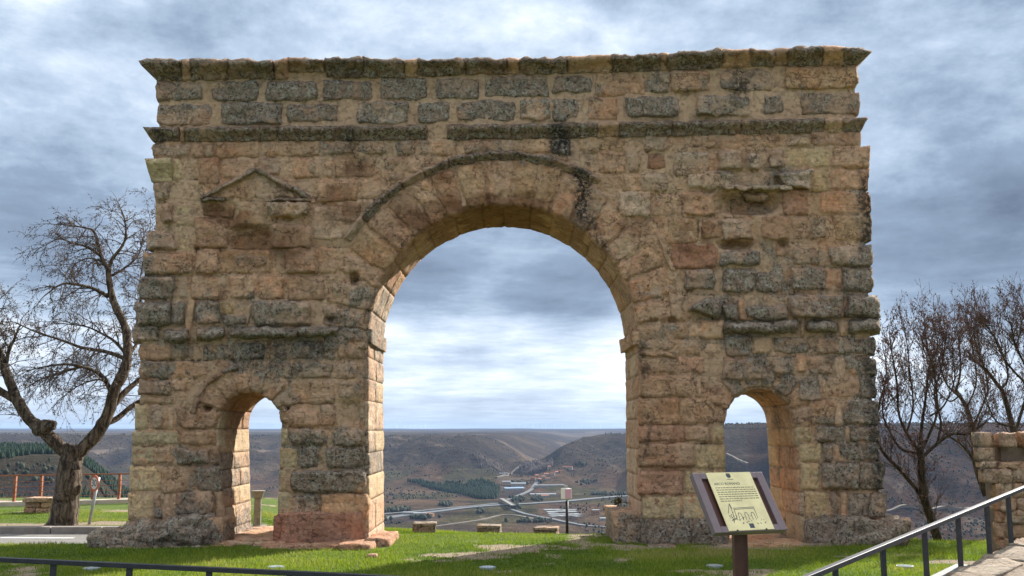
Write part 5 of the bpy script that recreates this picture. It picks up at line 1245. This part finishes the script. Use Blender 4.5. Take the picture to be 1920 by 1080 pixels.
ca, sa = math.cos(al * .4), math.sin(al * .4)
mb.box((pc.x - pw, pc.y - .006, -.1), (pc.x + pw * .35, pc.y + .006, zt), 0); mb.box((pc.x - pw, pc.y + .006, -.1), (pc.x - pw + .012, pc.y + .09, zt)); mb.box((pc.x + pw * .35 - .012, pc.y + .006, -.1), (pc.x + pw * .35, pc.y + .06, zt)); mb.box((pc.x + pw * .35, pc.y + .03, -.1), (pc.x + pw * 1.05, pc.y + .042, zt))
loc0(mb.build('post', M_BRN, board), board)

# ------------------------------------------------------------------ speed sign, bench, rust railing on the left
M_GALV = flat('galvanised_steel', (.40, .42, .44), .45, .6, var=.1); M_WHITE = flat('white_sign_sheet', (.75, .75, .73), .5, var=.04); M_RED = flat('faded_red_border', (.55, .17, .09), .5, var=.1); M_BLK = flat('black_print', (.03, .03, .035), .5)
c = Vector(P(180.5, 906, 20.3)); spd = thing('speed_sign', 'round red bordered speed limit sign on a grey pole beside the old tree', 'road sign', (c.x - .05, 20.3, 0))
mb = MB(); mb.tube([Vector((c.x - .13, 20.33, -.15)), Vector((c.x + .03, 20.33, c.z + .12))], [.03, .03], 10); loc0(mb.build('pole', M_GALV, spd, True), spd)
yaw = R(37); fx = Vector((math.cos(yaw), -math.sin(yaw), 0)).normalized(); fn = Vector((-math.sin(yaw), -math.cos(yaw), 0)); fn = Vector((fx.y, -fx.x, 0)); fn = fn if fn.y < 0 else -fn
def disc(r0, r1, n0_, n1_, name, mat):
    mb = MB(); N_ = 36
    for i in range(N_):
        for r_, n_ in ((r0, n1_), (r1, n1_), (r1, n0_), (r0, n0_)):
            an = 2 * math.pi * i / N_; mb.v.append(tuple(c + fx * (math.cos(an) * r_) + Vector((0, 0, math.sin(an) * r_)) + fn * n_))
    for i in range(N_):
        for q in range(4): mb.f.append((i * 4 + q, i * 4 + (q + 1) % 4, ((i + 1) % N_) * 4 + (q + 1) % 4, ((i + 1) % N_) * 4 + q))
    loc0(mb.build(name, mat, spd), spd)
disc(.0005, .128, .035, .047, 'disc', M_WHITE); disc(.122, .168, .033, .049, 'border', M_RED); disc(.0005, .165, .028, .033, 'sign_back', M_GALV)
mt = mathutils.Matrix(((fx.x, 0, fn.x, 0), (fx.y, 0, fn.y, 0), (0, 1, fn.z, 0), (0, 0, 0, 1)))
text('30', .20, M_BLK, 'number', spd, mathutils.Matrix.Translation(c + fn * .0485) @ mt, .0008)
bn = thing('stone_bench', 'low block bench of mortared stone on the grass left of the old tree', 'bench', (P(80, 955, 23.3)[0], 23.3, -.02))
bx = P(80, 955, 23.3)[0]
put_rock('bench_top', (bx, 23.3, .30), (.72, .55, .09), 'w', bn, .4, n=5, boxy=.97, rough=.012, seed=3)
for i, (ox, oz, w_) in enumerate(((-.2, .06, .26), (.1, .05, .3), (-.14, .19, .34), (.2, .19, .25), (.27, .05, .12))):
    put_rock('stone', (bx + ox, 23.3, oz), (w_, .5, .13), 'tmg'[i % 3], bn, .5, n=4, boxy=.93, rough=.015, seed=i)
# rusty railing along the edge
M_RUST = flat('rusted_steel', (.30, .125, .075), .85, .1, var=.3, scale=20)
rr_ = thing('rust_railing', 'rust red steel railing with curved posts along the edge of the left plaza', 'railing', (-10, 26, 0))
kb = thing('coping', 'pale concrete coping strip under the rust red railing', 'coping', (-10, 26, 0))
lineA = lambda px: Vector(P(px, 940, 24.6 + 1.9 * (px + 150) / 430.0))
p0_, p1_ = lineA(-160), lineA(420)
zb = .10
mb = MB(); mb.bar((p0_.x, p0_.y, zb - .14), (p1_.x, p1_.y, zb - .14), .34, .28); loc0(mb.build('coping_strip', flat('pale_concrete', (.50, .44, .37), .9, var=.15, scale=4, bump=.01), kb), kb)
for h, nm in ((.66, 'top_rail'), (.50, 'rail'), (.37, 'rail'), (.24, 'rail'), (.12, 'rail')):
    mb = MB(); bow = {.66: 0, .5: .05, .37: .075, .24: .07, .12: .04}[h]
    mb.bar((p0_.x, p0_.y - bow, zb + h), (p1_.x, p1_.y - bow, zb + h), .035 if nm == 'top_rail' else .012); loc0(mb.build(nm, M_RUST, rr_), rr_)
for px in (-95, -25, 26, 75, 125, 173, 222, 275, 330, 385):
    q = lineA(px); mb = MB()
    pts = [(q.x + .05 * math.sin(math.pi * t), q.y - .09 * math.sin(math.pi * t), zb + .665 * t) for t in np.linspace(0, 1, 9)]
    for a_, b_ in zip(pts[:-1], pts[1:]): mb.bar(a_, b_, .075, .06, up=(1, 0, 0))
    loc0(mb.build('post', M_RUST, rr_), rr_)
# pedestal seen through the small left opening
ped = thing('stone_pedestal', 'small old stone column standing behind the small left opening', 'pedestal', (P(482, 985, 20.2)[0], 20.2, -.1))
px_, zg = ped.location.x, float(gz(ped.location.x, 20.2)); M_GSTO = flat('grey_granite', (.26, .24, .20), .9, var=.35, scale=9, bump=.02)
for nm, z0, z1, r0, r1 in (('base', zg - .1, zg + .08, .22, .2), ('shaft', zg + .08, zg + .62, .085, .075), ('capital', zg + .62, zg + .78, .09, .15)):
    mb = MB(); mb.tube([(px_, 20.2, z0), (px_, 20.2, z1)], [r0, r1], 12); loc0(bevel(mb.build(nm, M_GSTO, ped), .012), ped)
# three stone blocks along the grass edge
for i, (px, py, Y, w_, h_, rz, lb) in enumerate(((796, 1003, 19.9, .46, .23, .05, 'leftmost of three stone block seats along the grass edge'), (917, 1009, 19.6, .46, .22, -.05, 'middle stone block seat along the grass edge'), (1024, 1013, 19.5, .46, .21, -.16, 'rightmost stone block seat along the grass edge beside the black post'))):
    x, _, z = P(px, py, Y); zg = float(gz(x, Y)); z = max(z, zg)
    t_ = thing('stone_block', lb, 'stone block', (x, Y, z), 'stone block seats on the grass edge')
    cs = put_rock('capping_slab', (x, Y, z + h_ - .025), (w_ + .02, .42, .05), 'w', t_, .8, n=6, boxy=.97, rough=.014, seed=i, rz=rz); cs.color = (.34, .31, .25, .8); cb = put_rock('block_body', (x, Y, z + h_ / 2 - .09), (w_, .40, h_ + .08), 'd', t_, .95, n=9, boxy=.95, rough=.03, seed=i + 4, rz=rz); cb.color = (.24, .20, .15, 1.0)
# black post with a small box sign
x, _, z = P(1063.5, 1012, 20.0); tp = CZ + 20 * toz(940)
mk = thing('marker_post', 'black post carrying a small white and pink box on the grass edge', 'marker post', (x, 20, z))
mb = MB(); mb.tube([(x, 20, z - .3), (x, 20, tp)], [.03, .03], 10); loc0(mb.build('post', flat('black_post', (.02, .02, .022), .45), mk, True), mk)
mb = MB(); mb.tube([(x, 20, tp), (x, 20, tp + .06)], [.022, .022], 8); loc0(mb.build('bracket', M_GALV, mk, True), mk)
mb = MB(); mb.box((x - .11, 19.94, tp + .05), (x + .08, 20.06, tp + .26), rz=R(38), c=(x, 20)); loc0(bevel(mb.build('box', M_WHITE, mk), .012), mk)
ca, sa = math.cos(R(38)), math.sin(R(38))
mb = MB(); mb.box((x + .081, 19.95, tp + .058), (x + .086, 20.05, tp + .252), rz=R(38), c=(x, 20)); loc0(mb.build('side_label', M_PLT, mk), mk)
mb = MB(); mb.box((x - .095, 19.934, tp + .065), (x + .065, 19.939, tp + .245), rz=R(38), c=(x, 20)); loc0(mb.build('pink_label', flat('pink_print', (.66, .42, .62), .5, var=.05), mk), mk)
mb = MB(); mb.box((x - .05, 19.97, tp + .26), (x + .01, 20.03, tp + .32), rz=R(38), c=(x, 20)); loc0(mb.build('cap', M_GALV, mk), mk)
# ground lights
M_GLASS = flat('frosted_lamp_glass', (.34, .38, .40), .25, var=.1)
for px, py, lb in ((517, 1066, 'flush round ground light in the grass left of the centre'), (914, 1068, 'flush round ground light in the grass below the main opening'), (1340, 1064, 'flush round ground light in the grass beside the information board post'), (172, 1068, 'flush round ground light in the grass behind the left handrail'), (1697, 1064, 'flush round ground light in the grass behind the right handrail')):
    Y = -CZ / toz(py); x, _, z = P(px, py, Y); zg = float(gz(x, Y)) + .02
    t_ = thing('ground_light', lb, 'ground light', (x, Y, zg), 'flush ground lights in the lawn'); r = .12
    mb = MB(); mb.tube([(0, 0, -.06), (0, 0, .010)], [r, r], 24); mb.build('ring', M_GALV, t_); mb = MB(); mb.tube([(0, 0, .0), (0, 0, .016)], [r * .82, r * .8], 24); mb.build('glass', M_GLASS, t_)
# small stones lying on the lawn
for i, (px, py, s_, k, lb) in enumerate(((697, 1046, .16, 'r', 'small red rock on the grass right of the left pier'), (1007, 1037, .07, 'w', 'small pale stone on the grass right of the bare earth patch'), (815, 1046, .06, 'w', 'tiny pale stone at the front of the sunlit grass'), (1440, 1022, .10, 't', 'small stone in front of the right sill slab'))):
    Y = -CZ / toz(py); x = P(px, py, Y)[0]
    put_rock('loose_stone', (x, Y, .02), (s_, s_ * .8, s_ * .5), k, None, .2, n=4, boxy=.6, rough=.02, seed=i, label=lb, cat='stone', group='loose stones on the lawn')
# a small evergreen twig tuft on the inner face of the right pier
tf = MB(); rs4 = random.Random(8); c = Vector(P(1166, 941, 18.6))
for _ in range(90):
    a = Vector((-abs(rs4.gauss(.6, .5)), rs4.gauss(0, .4), rs4.gauss(.1, .45))).normalized(); p = c + a * rs4.uniform(0, .13); b = a.cross(Vector((rs4.gauss(0, 1), rs4.gauss(0, 1), rs4.gauss(0, 1)))).normalized() * .014
    tf.quad(tuple(p), tuple(p + a * .02 + b), tuple(p + a * .05), tuple(p + a * .02 - b))
tf.tube([c + Vector((.12, 0, -.02)), c], [.012, .006], 5)
tf.build('wall_plant', flat('dry_wall_plant', (.10, .09, .035), .9, var=.4), label='small dry plant growing from the inner face of the right pier', cat='plant')

# ------------------------------------------------------------------ air
hzm = bpy.data.materials.new('haze'); hzm.use_nodes = True; hzm.node_tree.nodes.clear(); t = NT(hzm.node_tree)
pv = t.add('ShaderNodeVolumePrincipled'); pv.inputs['Color'].default_value = (.44, .63, .95, 1); pv.inputs['Density'].default_value = 2.8e-5; pv.inputs['Anisotropy'].default_value = 0.0
t.l.new(pv.outputs[0], t.add('ShaderNodeOutputMaterial').inputs['Volume'])
mb = MB(); mb.box((-76000, -60, -330), (76000, 34500, 120)); mb.build('haze', hzm, kind='stuff')
